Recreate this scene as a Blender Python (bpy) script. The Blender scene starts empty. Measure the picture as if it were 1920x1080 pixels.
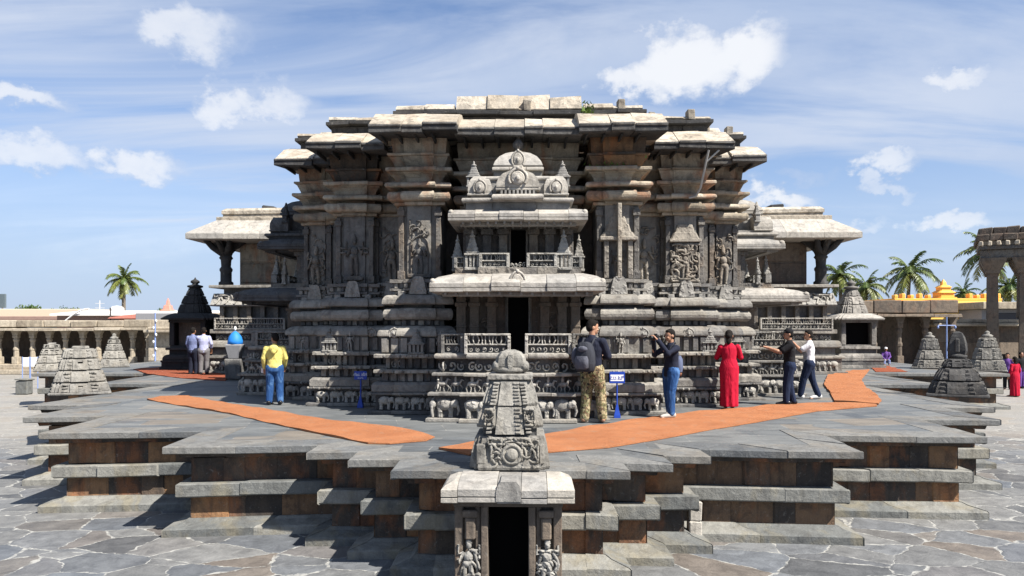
import bpy, math, random
from mathutils import Matrix, Vector, noise as mnoise
from mathutils.geometry import tessellate_polygon

C = bpy.context.scene.collection
SC = bpy.context.scene
R = math.radians
F, HX, HY, EYE = 1400.0, 960.0, 610.0, 3.05      # focal length / horizon of the photo in its own pixels, eye height
PZ = 1.30                                        # platform top

# ------------------------------------------------------------------ camera, light, sky
cam_d = bpy.data.cameras.new("camera")
cam = bpy.data.objects.new("camera", cam_d); C.objects.link(cam)
cam.location = (0, 0, EYE); cam.rotation_euler = (R(90), 0, 0)
cam_d.sensor_width = 36.0; cam_d.lens = F / 1920 * 36
cam_d.shift_y = (HY - 540) / 1920
cam_d.clip_start = 0.1; cam_d.clip_end = 3000
SC.camera = cam

SUN_DIR = Vector((-1.42, 1.0, -2.0)).normalized()   # the way the light travels
sun_d = bpy.data.lights.new("sun", 'SUN'); sun_d.energy = 5.0; sun_d.angle = R(0.53); sun_d.color = (1.0, 0.94, 0.86)
sun = bpy.data.objects.new("sun", sun_d); C.objects.link(sun)
sun.rotation_euler = SUN_DIR.to_track_quat('-Z', 'Y').to_euler()
to_sun = -SUN_DIR

W = bpy.data.worlds.new("World"); SC.world = W; W.use_nodes = True
SC.view_settings.view_transform = 'Standard'; SC.view_settings.look = 'None'
SC.view_settings.exposure = 1.3; SC.view_settings.gamma = 1.0

def sky_world():
    nt = W.node_tree; nt.nodes.clear(); N = nt.nodes.new; L = nt.links.new
    def math_(op, a, b=None, c=None, clamp=False):
        n = N("ShaderNodeMath"); n.operation = op; n.use_clamp = clamp
        for i, v in enumerate((a, b, c)):
            if v is None: continue
            if isinstance(v, (int, float)): n.inputs[i].default_value = v
            else: L(v, n.inputs[i])
        return n.outputs[0]
    def mrange(v, a, b, c=0.0, d=1.0):
        n = N("ShaderNodeMapRange"); n.interpolation_type = 'SMOOTHSTEP'
        L(v, n.inputs[0])
        for i, q in enumerate((a, b, c, d)): n.inputs[i + 1].default_value = q
        return n.outputs[0]
    sky = N("ShaderNodeTexSky"); sky.sky_type = 'NISHITA'; sky.sun_disc = False
    sky.sun_elevation = math.asin(to_sun.z); sky.sun_rotation = math.atan2(to_sun.x, to_sun.y)
    sky.altitude = 900; sky.air_density = 1.0; sky.dust_density = 0.6; sky.ozone_density = 1.6
    geo = N("ShaderNodeTexCoord"); sep = N("ShaderNodeSeparateXYZ"); L(geo.outputs['Generated'], sep.inputs[0])
    x, y, z = sep.outputs
    az = math_('ARCTAN2', x, y); el = math_('ARCSINE', z)
    # high thin streaks, on a flat layer overhead
    zz = math_('ADD', math_('MAXIMUM', z, 0.0), 0.13)
    comb = N("ShaderNodeCombineXYZ"); L(math_('DIVIDE', x, zz), comb.inputs[0]); L(math_('DIVIDE', y, zz), comb.inputs[1])
    mp = N("ShaderNodeMapping"); mp.inputs['Rotation'].default_value = (0, 0, R(28)); mp.inputs['Scale'].default_value = (0.42, 1.25, 1)
    L(comb.outputs[0], mp.inputs[0])
    n1 = N("ShaderNodeTexNoise"); n1.inputs['Scale'].default_value = 1.15; n1.inputs['Detail'].default_value = 9; n1.inputs['Roughness'].default_value = 0.56; n1.inputs['Distortion'].default_value = 0.7
    L(mp.outputs[0], n1.inputs['Vector'])
    cir = mrange(n1.outputs['Fac'], 0.30, 0.60, 0.0, 0.85)
    # heaped clouds at their own bearings; ragged by noise
    c2 = N("ShaderNodeCombineXYZ"); L(az, c2.inputs[0]); L(math_('MULTIPLY', el, 1.3), c2.inputs[1])
    n2 = N("ShaderNodeTexNoise"); n2.inputs['Scale'].default_value = 11; n2.inputs['Detail'].default_value = 8; n2.inputs['Roughness'].default_value = 0.58
    L(c2.outputs[0], n2.inputs['Vector'])
    n3 = N("ShaderNodeTexNoise"); n3.inputs['Scale'].default_value = 30; n3.inputs['Detail'].default_value = 6; n3.inputs['Roughness'].default_value = 0.6
    L(c2.outputs[0], n3.inputs['Vector'])
    def warp(n, k):
        q = N("ShaderNodeSeparateXYZ"); L(n.outputs['Color'], q.inputs[0])
        return math_('MULTIPLY', math_('SUBTRACT', q.outputs[0], 0.5), k), math_('MULTIPLY', math_('SUBTRACT', q.outputs[1], 0.5), k)
    w2, w3 = warp(n2, .085), warp(n3, .05)
    az = math_('ADD', az, math_('ADD', w2[0], w3[0])); elw = math_('ADD', el, math_('ADD', w2[1], w3[1]))
    wob = math_('ADD', math_('MULTIPLY', math_('SUBTRACT', n2.outputs['Fac'], 0.5), 1.5), math_('MULTIPLY', math_('SUBTRACT', n3.outputs['Fac'], 0.5), .7))
    def AE(px, py):
        d = Vector(((px - HX) / F, 1, (HY - py) / F)); 
        return math.atan2(d.x, d.y), math.asin(d.normalized().z)
    puffs = [(1285, 122, 165, 84, 1.0), (1400, 98, 92, 78, 1.0), (1200, 150, 100, 42, .95), (345, 60, 130, 70, .85), (490, 190, 135, 66, .88), (250, 300, 120, 46, .9),
             (70, 290, 130, 50, .85), (40, 180, 100, 28, .88), (1785, 155, 85, 34, .9), (1470, 375, 75, 32, .95), (1600, 412, 85, 28, .75), (1660, 352, 72, 20, .75),
             (1675, 300, 52, 36, .85), (1800, 412, 76, 26, .85), (1500, 330, 90, 30, .6), (120, 40, 130, 40, .6), (720, 260, 150, 45, .5)]
    cov = None; lit = None
    for px, py, rx, ry, amp in puffs:
        a, e = AE(px, py)
        dx = math_('MULTIPLY', math_('SUBTRACT', az, a), F / rx * .95)
        dyv = math_('SUBTRACT', elw, e)
        # flat undersides: squash below the centre
        up = math_('MULTIPLY', math_('MAXIMUM', dyv, 0.0), F / ry)
        dn = math_('MULTIPLY', math_('MINIMUM', dyv, 0.0), F / ry * 1.25)
        d2 = math_('ADD', math_('ADD', math_('MULTIPLY', dx, dx), math_('MULTIPLY', up, up)), math_('MULTIPLY', dn, dn))
        g = math_('SUBTRACT', 1.05, math_('POWER', d2, 0.5))
        m = math_('MULTIPLY', mrange(math_('ADD', g, wob), -0.44, 0.84), amp)
        cov = m if cov is None else math_('MAXIMUM', cov, m)
    veil = None
    for px, py, rx, ry, amp in ((300, 250, 440, 140, 1.05), (120, 60, 260, 60, .6), (620, 90, 320, 90, .9), (1000, 50, 280, 55, .8), (1650, 220, 360, 85, 1.0), (1560, 120, 330, 60, .35), (350, 420, 340, 60, .8), (1650, 420, 300, 70, .75)):
        a, e = AE(px, py); dx = math_('MULTIPLY', math_('SUBTRACT', az, a), F / rx); dy = math_('MULTIPLY', math_('SUBTRACT', elw, e), F / ry)
        v = math_('MULTIPLY', math_('POWER', 2.718, math_('MULTIPLY', math_('ADD', math_('MULTIPLY', dx, dx), math_('MULTIPLY', dy, dy)), -1.0)), amp)
        veil = v if veil is None else math_('ADD', veil, v)
    veil = math_('MULTIPLY', math_('MINIMUM', veil, 1.0), mrange(n1.outputs['Fac'], .30, .60, .10, .78))
    # low haze brightening near the horizon belongs to the air itself
    hz = mrange(el, 0.0, 0.34, 0.9, 0.0)
    total = math_('MAXIMUM', math_('MAXIMUM', cov, veil), math_('MAXIMUM', math_('MULTIPLY', cir, mrange(el, 0.02, 0.2, .45, 1.0)), hz), clamp=True)
    shade = N("ShaderNodeMixRGB"); shade.inputs[1].default_value = (3.5, 4.25, 5.7, 1); shade.inputs[2].default_value = (6.3, 6.5, 6.9, 1)
    L(math_('MAXIMUM', mrange(math_('ADD', cov, math_('MULTIPLY', wob, .35)), .45, 1.0), math_('MULTIPLY', veil, .6)), shade.inputs[0])
    grade = N("ShaderNodeMixRGB"); grade.blend_type = 'MULTIPLY'; grade.inputs[0].default_value = 1; grade.inputs[2].default_value = SKYG
    L(sky.outputs[0], grade.inputs[1])
    mix = N("ShaderNodeMixRGB"); L(total, mix.inputs[0]); L(grade.outputs[0], mix.inputs[1]); L(shade.outputs[0], mix.inputs[2])
    bg = N("ShaderNodeBackground"); bg.inputs[1].default_value = 0.058
    out = N("ShaderNodeOutputWorld"); L(mix.outputs[0], bg.inputs[0]); L(bg.outputs[0], out.inputs[0])
SKYG = (0.86, .98, 1.14, 1)
sky_world()
W.cycles.sampling_method = 'NONE'
SC.cycles.use_denoising = True; SC.cycles.max_bounces = 5; SC.cycles.diffuse_bounces = 3

# ------------------------------------------------------------------ helpers
def W3(px, py, Y): return Vector(((px - HX) * Y / F, Y, EYE + (HY - py) * Y / F))
def onplane(px, py, z):
    Y = F * (EYE - z) / (py - HY); return ((px - HX) * Y / F, Y)

class MB:
    """collects faces (each with a random stone tint) and links them as one mesh object"""
    def __init__(s): s.v = []; s.f = []; s.t = []; s.s = []; s.T = Matrix.Identity(4)
    def add(s, vs, fs, tint=.5, smooth=False):
        b = len(s.v); T = s.T
        s.v.extend([tuple(T @ Vector(p)) for p in vs])
        for f in fs:
            s.f.append([b + i for i in f]); s.t.append(tint); s.s.append(smooth)
    def box(s, x0, x1, y0, y1, z0, z1, tint=.5, c=.01, j=0.0, rng=random):
        """chamfered box; j shifts its corners a little"""
        xs = (x0, x1); ys = (y0, y1); zs = (z0, z1)
        c = min(c, abs(x1 - x0) * .3, abs(y1 - y0) * .3, abs(z1 - z0) * .3)
        V = []
        for i in range(2):
            for k in range(2):
                for l in range(2):
                    jx, jy, jz = (rng.uniform(-j, j), rng.uniform(-j, j), rng.uniform(-j, j)) if j else (0, 0, 0)
                    X, Y, Z = xs[i] + jx, ys[k] + jy, zs[l] + jz
                    a, b, d = (c if i == 0 else -c), (c if k == 0 else -c), (c if l == 0 else -c)
                    V += [(X, Y + b, Z + d), (X + a, Y, Z + d), (X + a, Y + b, Z)]
        I = lambda i, k, l, q: (i * 4 + k * 2 + l) * 3 + q
        Fs = [(I(0,0,0,0),I(0,0,1,0),I(0,1,1,0),I(0,1,0,0)), (I(1,0,0,0),I(1,1,0,0),I(1,1,1,0),I(1,0,1,0)),
              (I(0,0,0,1),I(1,0,0,1),I(1,0,1,1),I(0,0,1,1)), (I(0,1,0,1),I(0,1,1,1),I(1,1,1,1),I(1,1,0,1)),
              (I(0,0,0,2),I(0,1,0,2),I(1,1,0,2),I(1,0,0,2)), (I(0,0,1,2),I(1,0,1,2),I(1,1,1,2),I(0,1,1,2))]
        if c > 0:
            for a in range(2):
                for b in range(2):
                    Fs.append((I(a,b,0,0),I(a,b,1,0),I(a,b,1,1),I(a,b,0,1)) if (a+b)%2==1 else (I(a,b,0,1),I(a,b,1,1),I(a,b,1,0),I(a,b,0,0)))
                    Fs.append((I(0,a,b,1),I(1,a,b,1),I(1,a,b,2),I(0,a,b,2)) if (a+b)%2==1 else (I(0,a,b,2),I(1,a,b,2),I(1,a,b,1),I(0,a,b,1)))
                    Fs.append((I(a,0,b,0),I(a,1,b,0),I(a,1,b,2),I(a,0,b,2)) if (a+b)%2==0 else (I(a,0,b,2),I(a,1,b,2),I(a,1,b,0),I(a,0,b,0)))
            for i in range(2):
                for k in range(2):
                    for l in range(2):
                        t = (I(i,k,l,0), I(i,k,l,1), I(i,k,l,2)); Fs.append(t if (i+k+l)%2==0 else t[::-1])
        s.add(V, Fs, tint)
    def rings(s, rings, tint=.5, smooth=False, cap0=True, cap1=True):
        n = len(rings[0]); V = [p for r in rings for p in r]; Fs = []
        for i in range(len(rings) - 1):
            for k in range(n):
                a, b = i * n + k, i * n + (k + 1) % n
                Fs.append((a, b, b + n, a + n))
        s.add(V, Fs, tint, smooth)
        if cap0: s.add(list(rings[0])[::-1], [tuple(range(n))], tint)
        if cap1: s.add(list(rings[-1]), [tuple(range(n))], tint)
    def ell(s, c, r, tint=.5, seg=10, rg=6, rot=None):
        rs = []
        for i in range(rg + 1):
            a = -math.pi / 2 + math.pi * i / rg; q = max(math.cos(a), .02)
            ring = []
            for k in range(seg):
                t = 2 * math.pi * k / seg
                p = Vector((r[0] * q * math.cos(t), r[1] * q * math.sin(t), r[2] * math.sin(a)))
                if rot is not None: p = rot @ p
                ring.append((c[0] + p.x, c[1] + p.y, c[2] + p.z))
            rs.append(ring)
        s.rings(rs, tint, True)
    def tube(s, pts, rad, tint=.5, seg=6, smooth=True):
        pts = [Vector(p) for p in pts]; n = len(pts)
        if isinstance(rad, (int, float)): rad = [rad] * n
        rs = []; up = Vector((0.13, 0.31, 1))
        for i, p in enumerate(pts):
            t = (pts[min(i + 1, n - 1)] - pts[max(i - 1, 0)])
            if t.length < 1e-9: t = Vector((0, 0, 1))
            t.normalize(); u = t.cross(up)
            if u.length < .05: u = t.cross(Vector((1, 0, 0)))
            u.normalize(); w = u.cross(t)
            rs.append([tuple(p + (u * math.cos(2*math.pi*k/seg) + w * math.sin(2*math.pi*k/seg)) * rad[i]) for k in range(seg)])
        s.rings([r[::-1] for r in rs], tint, smooth)
    def lathe(s, prof, c=(0, 0, 0), seg=12, tint=.5, smooth=True):
        s.rings([[(c[0] + r * math.cos(2*math.pi*k/seg), c[1] + r * math.sin(2*math.pi*k/seg), c[2] + z) for k in range(seg)] for r, z in prof], tint, smooth)
    def sq(s, prof, c=(0, 0, 0), tint=.5, ch=.0, aspect=1.0):
        """stack of square rings (half-width, z), corners cut by ch"""
        rs = []
        for w, z in prof:
            h = w * ch; a = w * aspect
            rs.append([(c[0]+x, c[1]+y, c[2]+z) for x, y in ((-w, -a+h), (-w+h, -a), (w-h, -a), (w, -a+h), (w, a-h), (w-h, a), (-w+h, a), (-w, a-h))])
        s.rings(rs, tint)
    def build(s, name, m, parent=None, loc=None):
        me = bpy.data.meshes.new(name); me.from_pydata(s.v, [], s.f)
        at = me.attributes.new('tint', 'FLOAT', 'FACE'); at.data.foreach_set('value', s.t)
        me.polygons.foreach_set('use_smooth', s.s); me.update()
        me.materials.append(m)
        o = bpy.data.objects.new(name, me); C.objects.link(o)
        if parent is not None: o.parent = parent
        if loc is not None: o.location = loc
        return o

def tag(o, label=None, cat=None, group=None, kind=None):
    if label: o['label'] = label
    if cat: o['category'] = cat
    if group: o['group'] = group
    if kind: o['kind'] = kind
    return o
def thing(name, label, cat, loc=(0, 0, 0), rz=0, group=None):
    o = bpy.data.objects.new(name, None); C.objects.link(o); o.location = loc; o.rotation_euler = (0, 0, rz)
    o.empty_display_size = .2
    return tag(o, label, cat, group)
def copy_tree(o, parent=None):
    c = o.copy(); C.objects.link(c)
    if parent is not None: c.parent = parent
    for ch in [q for q in bpy.data.objects if q.parent == o]: copy_tree(ch, c)
    return c

# ------------------------------------------------------------------ materials
class NT:
    def __init__(s, name):
        s.m = bpy.data.materials.new(name); s.m.use_nodes = True; s.nt = s.m.node_tree
        s.b = s.nt.nodes['Principled BSDF']
    def n(s, t, **kw):
        q = s.nt.nodes.new(t)
        for k, v in kw.items():
            if k[0] == 'i': q.inputs[int(k[1:])].default_value = v
            elif hasattr(q, k): setattr(q, k, v)
            else: q.inputs[k.replace('_', ' ')].default_value = v
        return q
    def l(s, a, b): s.nt.links.new(a, b)
    def noise(s, co, scale, det=5, rough=.55, dist=0.0):
        q = s.n("ShaderNodeTexNoise"); q.inputs['Scale'].default_value = scale; q.inputs['Detail'].default_value = det
        q.inputs['Roughness'].default_value = rough; q.inputs['Distortion'].default_value = dist; s.l(co, q.inputs['Vector']); return q
    def ramp(s, v, a, b, lo=0.0, hi=1.0):
        q = s.n("ShaderNodeMapRange"); s.l(v, q.inputs[0])
        for i, x in enumerate((a, b, lo, hi)): q.inputs[i + 1].default_value = x
        return q.outputs[0]
    def mix(s, f, a, b, mode='MIX'):
        q = s.n("ShaderNodeMixRGB", blend_type=mode)
        for i, v in enumerate((f, a, b)):
            if isinstance(v, (int, float)): q.inputs[i].default_value = v
            elif isinstance(v, tuple): q.inputs[i].default_value = (*v, 1) if len(v) == 3 else v
            else: s.l(v, q.inputs[i])
        return q.outputs[0]
    def math(s, op, a, b=None):
        q = s.n("ShaderNodeMath", operation=op)
        for i, v in enumerate((a, b)):
            if v is None: continue
            if isinstance(v, (int, float)): q.inputs[i].default_value = v
            else: s.l(v, q.inputs[i])
        return q.outputs[0]
    def mapping(s, co, scale=(1, 1, 1), rot=(0, 0, 0), loc=(0, 0, 0)):
        q = s.n("ShaderNodeMapping"); q.inputs['Scale'].default_value = scale; q.inputs['Rotation'].default_value = rot; q.inputs['Location'].default_value = loc
        s.l(co, q.inputs[0]); return q.outputs[0]
    def bump(s, h, strength=.5, dist=.02, prev=None):
        q = s.n("ShaderNodeBump"); q.inputs['Strength'].default_value = strength; q.inputs['Distance'].default_value = dist
        s.l(h, q.inputs['Height'])
        if prev is not None: s.l(prev, q.inputs['Normal'])
        return q.outputs[0]
    def done(s, col, normal=None, rough=.85, spec=.25):
        if isinstance(col, tuple): s.b.inputs['Base Color'].default_value = (*col, 1)
        else: s.l(col, s.b.inputs['Base Color'])
        if normal is not None: s.l(normal, s.b.inputs['Normal'])
        if isinstance(rough, (int, float)): s.b.inputs['Roughness'].default_value = rough
        else: s.l(rough, s.b.inputs['Roughness'])
        s.b.inputs['Specular IOR Level'].default_value = spec
        return s.m

GA = .78      # overall reflectance of the stones
def stone(name, a, b, c, patch=None, patch_amt=.5, streak=.35, bump=.5, scale=1.0, carve=0.0, lichen=.25, K=.74, crust=.6):
    """weathered stone: two mottled colours, a third by block tint, coloured patches, dark rain streaks, pitted surface"""
    a, b, c = [tuple(v*K*GA for v in q) for q in (a, b, c)]; patch = tuple(v*K*GA for v in patch) if patch else None
    t = NT(name); co = t.n("ShaderNodeTexCoord").outputs['Object']
    big = t.noise(co, 1.1 * scale, 6, .6, .6).outputs['Fac']
    med = t.noise(co, 6.5 * scale, 6, .65, .3).outputs['Fac']
    fin = t.noise(co, 48 * scale, 4, .7).outputs['Fac']
    col = t.mix(t.ramp(big, .34, .66), a, b)
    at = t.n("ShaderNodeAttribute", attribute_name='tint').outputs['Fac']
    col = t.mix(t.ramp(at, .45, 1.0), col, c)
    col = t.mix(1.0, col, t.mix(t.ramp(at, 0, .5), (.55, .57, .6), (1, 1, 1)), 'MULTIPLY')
    if patch:
        pn = t.noise(t.mapping(co, (1, 1, .55)), 1.7 * scale, 5, .6, .8).outputs['Fac']
        col = t.mix(t.ramp(pn, .50, .64, 0, patch_amt), col, patch)
    if streak:
        st = t.noise(t.mapping(co, (5.5, 5.5, .5)), 1.6 * scale, 5, .65).outputs['Fac']
        col = t.mix(t.ramp(st, .52, .72, 0, streak), col, (.025, .024, .024))
    col = t.mix(t.ramp(med, .36, .62, .45, 0), col, t.mix(.5, col, (.04, .04, .04)))
    if crust:      # black biological crust in ragged patches
        cn = t.noise(t.mapping(co, (1, 1, .8), (0, 0, 0), (3, 9, 4)), 3.1 * scale, 7, .68, .9).outputs['Fac']
        col = t.mix(t.ramp(cn, .50, .62, 0, crust), col, (.028, .027, .027))
    if lichen:
        li = t.noise(co, 15 * scale, 5, .7, .5).outputs['Fac']
        col = t.mix(t.ramp(li, .60, .70, 0, lichen), col, (.40, .385, .34))
    col = t.mix(1.0, col, t.mix(fin, (.62, .62, .62), (1.3, 1.3, 1.3)), 'MULTIPLY')
    nb = t.bump(fin, bump * .6, .012)
    nb = t.bump(med, bump, .05, nb)
    if carve:
        w = t.n("ShaderNodeTexVoronoi", feature='SMOOTH_F1'); w.inputs['Scale'].default_value = 11 * scale; w.inputs['Smoothness'].default_value = .3
        d = t.noise(co, 5, 3).outputs['Color']; t.l(t.mix(.22, co, d), w.inputs['Vector'])
        nb = t.bump(t.ramp(w.outputs['Distance'], .1, .5, 1, 0), carve, .06, nb)
    return t.done(col, nb, .88, .2)

M = {}
M['stone'] = stone('weathered_grey_stone', (.27, .262, .245), (.135, .135, .138), (.46, .435, .38), (.24, .19, .13), .35, .4, .6, K=.92, crust=.42)
M['carved'] = stone('carved_grey_stone', (.33, .32, .295), (.20, .20, .195), (.52, .50, .45), (.25, .21, .15), .3, .3, .6, carve=.5, K=.95, crust=.3)
M['wall'] = stone('wall_stone', (.25, .232, .205), (.13, .125, .122), (.40, .36, .30), (.23, .16, .10), .5, .4, .6, carve=.35, K=.95, crust=.4)
M['warm'] = stone('warm_brown_stone', (.27, .222, .16), (.35, .31, .24), (.52, .46, .365), (.33, .135, .06), .6, .42, .6, K=1.15, crust=.38)
M['rust'] = stone('rust_stained_stone', (.13, .10, .075), (.07, .062, .055), (.30, .17, .085), (.34, .13, .05), .55, .6, .6, K=1.15, crust=.45)
M['roof'] = stone('lime_plaster_roof', (.64, .565, .455), (.53, .465, .37), (.74, .68, .58), (.36, .29, .21), .6, .28, .8, K=.88, crust=.42)
M['eave'] = stone('pale_eave_stone', (.50, .475, .43), (.38, .37, .35), (.58, .54, .47), (.33, .30, .26), .4, .3, .5, K=.88, crust=.3)
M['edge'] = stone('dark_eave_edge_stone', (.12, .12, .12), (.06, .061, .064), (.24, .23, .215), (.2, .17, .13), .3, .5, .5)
M['black'] = stone('blackened_stone', (.045, .045, .047), (.03, .03, .032), (.085, .084, .085), (.12, .115, .105), .3, .4, .6, lichen=.1)
M['tower'] = stone('mini_tower_stone', (.34, .33, .30), (.25, .245, .235), (.44, .42, .37), (.27, .23, .17), .3, .55, .6, carve=.25, K=.84, crust=.45)
M['band'] = stone('platform_band_stone', (.25, .255, .24), (.19, .20, .195), (.37, .36, .32), (.29, .25, .16), .5, .3, .5, K=.88, crust=.3)
M['beige'] = stone('beige_weathered_stone', (.50, .43, .33), (.40, .345, .26), (.60, .53, .42), (.25, .20, .15), .45, .35, .5, K=1.02, crust=.22)
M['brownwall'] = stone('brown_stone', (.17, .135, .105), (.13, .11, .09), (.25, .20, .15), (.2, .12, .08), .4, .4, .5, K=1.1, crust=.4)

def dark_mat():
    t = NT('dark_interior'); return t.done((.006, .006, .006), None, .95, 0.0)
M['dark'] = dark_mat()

def plain(name, col, rough=.6, var=.25, scale=8, spec=.3, bump=.0, metal=0):
    col = tuple(v*.82 for v in col); t = NT(name); co = t.n("ShaderNodeTexCoord").outputs['Object']
    n = t.noise(co, scale, 5, .6).outputs['Fac']
    c = t.mix(1.0, col, t.mix(n, (1 - var,) * 3, (1 + var,) * 3), 'MULTIPLY')
    t.b.inputs['Metallic'].default_value = metal
    return t.done(c, t.bump(n, bump, .02) if bump else None, rough, spec)
# ------------------------------------------------------------------ ground and platform
def ground_mat():
    t = NT('courtyard_flagstones'); co = t.n("ShaderNodeTexCoord").outputs['Object']
    d = t.noise(co, .8, 3, .5).outputs['Color']; d2 = t.noise(co, 5, 3, .6).outputs['Color']
    p = t.mix(.16, t.mix(.3, co, d, 'ADD'), d2, 'ADD')
    p = t.mapping(p, (1.15, 1.5, 0), (0, 0, R(11)))
    v = t.n("ShaderNodeTexVoronoi"); v.inputs['Scale'].default_value = 1.0; v.inputs['Randomness'].default_value = .92; t.l(p, v.inputs['Vector'])
    e = t.n("ShaderNodeTexVoronoi", feature='DISTANCE_TO_EDGE'); e.inputs['Scale'].default_value = 1.0; e.inputs['Randomness'].default_value = .92; t.l(p, e.inputs['Vector'])
    sep = t.n("ShaderNodeSeparateColor"); t.l(v.outputs['Color'], sep.inputs[0])
    col = t.mix(sep.outputs[0], (.085, .086, .088), (.20, .195, .185))
    col = t.mix(t.ramp(sep.outputs[1], .72, .9, 0, .7), col, (.17, .135, .105))
    col = t.mix(t.ramp(sep.outputs[2], .6, 1, 0, .8), col, (.125, .135, .15))
    m = t.noise(co, 3.5, 8, .68, .5).outputs['Fac']; f = t.noise(co, 34, 5, .7).outputs['Fac']
    col = t.mix(1.0, col, t.mix(t.ramp(m, .3, .7), (.62, .62, .63), (1.28, 1.27, 1.25)), 'MULTIPLY')
    col = t.mix(1.0, col, t.mix(f, (.7, .7, .7), (1.25, 1.25, 1.25)), 'MULTIPLY')
    spots = t.noise(co, 9, 4, .75).outputs['Fac']
    col = t.mix(t.ramp(spots, .66, .72, 0, .6), col, (.06, .058, .055))
    big = t.noise(co, .09, 3, .5).outputs['Fac']
    # pointed with lime mortar, worn away in places
    wn = t.noise(co, 1.9, 5, .65).outputs['Fac']
    lim = t.ramp(wn, .36, .68, .002, .028)
    mo = t.math('LESS_THAN', e.outputs['Distance'], lim)
    mo = t.math('MULTIPLY', mo, t.ramp(t.noise(co, 7, 3, .6).outputs['Fac'], .40, .54, .1, 1))
    col = t.mix(mo, col, (.36, .345, .31))
    # the part of the courtyard to the left is dustier
    sp = t.n("ShaderNodeSeparateXYZ"); t.l(co, sp.inputs[0])
    dust = t.ramp(t.math('ADD', sp.outputs[1], t.ramp(big, .3, .7, -6, 6)), 12, 22, 0, .55)
    col = t.mix(dust, col, (.36, .325, .275))
    h = t.math('MINIMUM', e.outputs['Distance'], .05)
    nb = t.bump(h, .7, .15); nb = t.bump(m, .6, .04, nb); nb = t.bump(f, .4, .012, nb)
    col = t.mix(1.0, col, (.78, .81, .84), 'MULTIPLY')
    return t.done(col, nb, t.ramp(m, .3, .7, .55, .85), .35)

def pave_mat():
    t = NT('platform_paving'); co = t.n("ShaderNodeTexCoord").outputs['Object']
    def brick(rot, w, h, off, seed):
        b = t.n("ShaderNodeTexBrick"); b.offset = off; b.inputs['Scale'].default_value = 1; b.inputs['Brick Width'].default_value = w; b.inputs['Row Height'].default_value = h
        b.inputs['Mortar Size'].default_value = .008; b.inputs['Mortar Smooth'].default_value = .2; b.inputs['Bias'].default_value = 0
        b.inputs['Color1'].default_value = (0, 0, 0, 1); b.inputs['Color2'].default_value = (1, 1, 1, 1); b.inputs['Mortar'].default_value = (.5, .5, .5, 1)
        t.l(t.mapping(co, (1, 1, 0), (0, 0, rot), (seed, seed * .7, 0)), b.inputs['Vector']); return b
    b1 = brick(R(4), 1.9, .72, .37, 3.1); b2 = brick(R(-12), 1.3, .9, .43, 11.7)
    sel = t.ramp(t.noise(co, .32, 2).outputs['Fac'], .49, .5)
    val = t.mix(sel, b1.outputs['Color'], b2.outputs['Color']); fac = t.mix(sel, b1.outputs['Fac'], b2.outputs['Fac'])
    cr = t.n("ShaderNodeValToRGB"); t.l(val, cr.inputs[0]); e = cr.color_ramp.elements
    e[0].position = 0; e[0].color = (.10, .112, .124, 1); e[1].position = 1; e[1].color = (.235, .225, .205, 1)
    for ps, c in ((.3, (.15, .16, .164)), (.55, (.18, .186, .184)), (.75, (.125, .138, .148)), (.9, (.205, .18, .15))):
        q = e.new(ps); q.color = (*c, 1)
    col = cr.outputs[0]
    m = t.noise(t.mapping(co, (.8, 2.2, 1)), 1.6, 8, .65, .6).outputs['Fac']; f = t.noise(co, 30, 5, .7).outputs['Fac']
    col = t.mix(1.0, col, t.mix(t.ramp(m, .3, .7), (.58, .59, .60), (1.05, 1.04, 1.02)), 'MULTIPLY')
    col = t.mix(1.0, col, t.mix(f, (.78, .78, .78), (1.2, 1.2, 1.2)), 'MULTIPLY')
    st = t.noise(co, 4.5, 6, .75, .8).outputs['Fac']
    col = t.mix(t.ramp(st, .62, .74, 0, .5), col, (.10, .098, .095))
    col = t.mix(t.ramp(t.noise(co, 2.6, 5, .7).outputs['Fac'], .60, .72, 0, .35), col, (.27, .26, .235))
    col = t.mix(t.math('MULTIPLY', fac, .7), col, t.mix(t.ramp(m, .42, .55), (.07, .068, .065), (.30, .29, .27)))
    nb = t.bump(t.math('SUBTRACT', 1, fac), .5, .02); nb = t.bump(m, .35, .03, nb); nb = t.bump(f, .35, .008, nb)
    col = t.mix(1.0, col, (.80, .80, .80), 'MULTIPLY')
    return t.done(col, nb, t.ramp(m, .3, .7, .5, .8), .4)
M['pave'] = pave_mat(); M['ground'] = ground_mat()
M['slab'] = stone('platform_edge_slab', (.21, .217, .216), (.15, .16, .168), (.29, .28, .255), (.24, .20, .145), .35, .2, .5, K=.9, crust=.25)

g = MB(); g.add([(-1500, -200, 0), (1500, -200, 0), (1500, 2500, 0), (-1500, 2500, 0)], [(0, 1, 2, 3)]); tag(g.build('ground', M['ground']), kind='structure')

def offset_poly(pts, off):
    """mitred outward offset of a counter-clockwise outline"""
    n = len(pts); out = []
    for i in range(n):
        p0, p1, p2 = Vector(pts[i - 1]), Vector(pts[i]), Vector(pts[(i + 1) % n])
        d1 = (p1 - p0).normalized(); d2 = (p2 - p1).normalized()
        n1 = Vector((d1.y, -d1.x)); n2 = Vector((d2.y, -d2.x))
        m = n1 + n2; k = m.dot(m)
        out.append(p1 + m * (2 * off / k if k > .2 else off))
    return out

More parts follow.
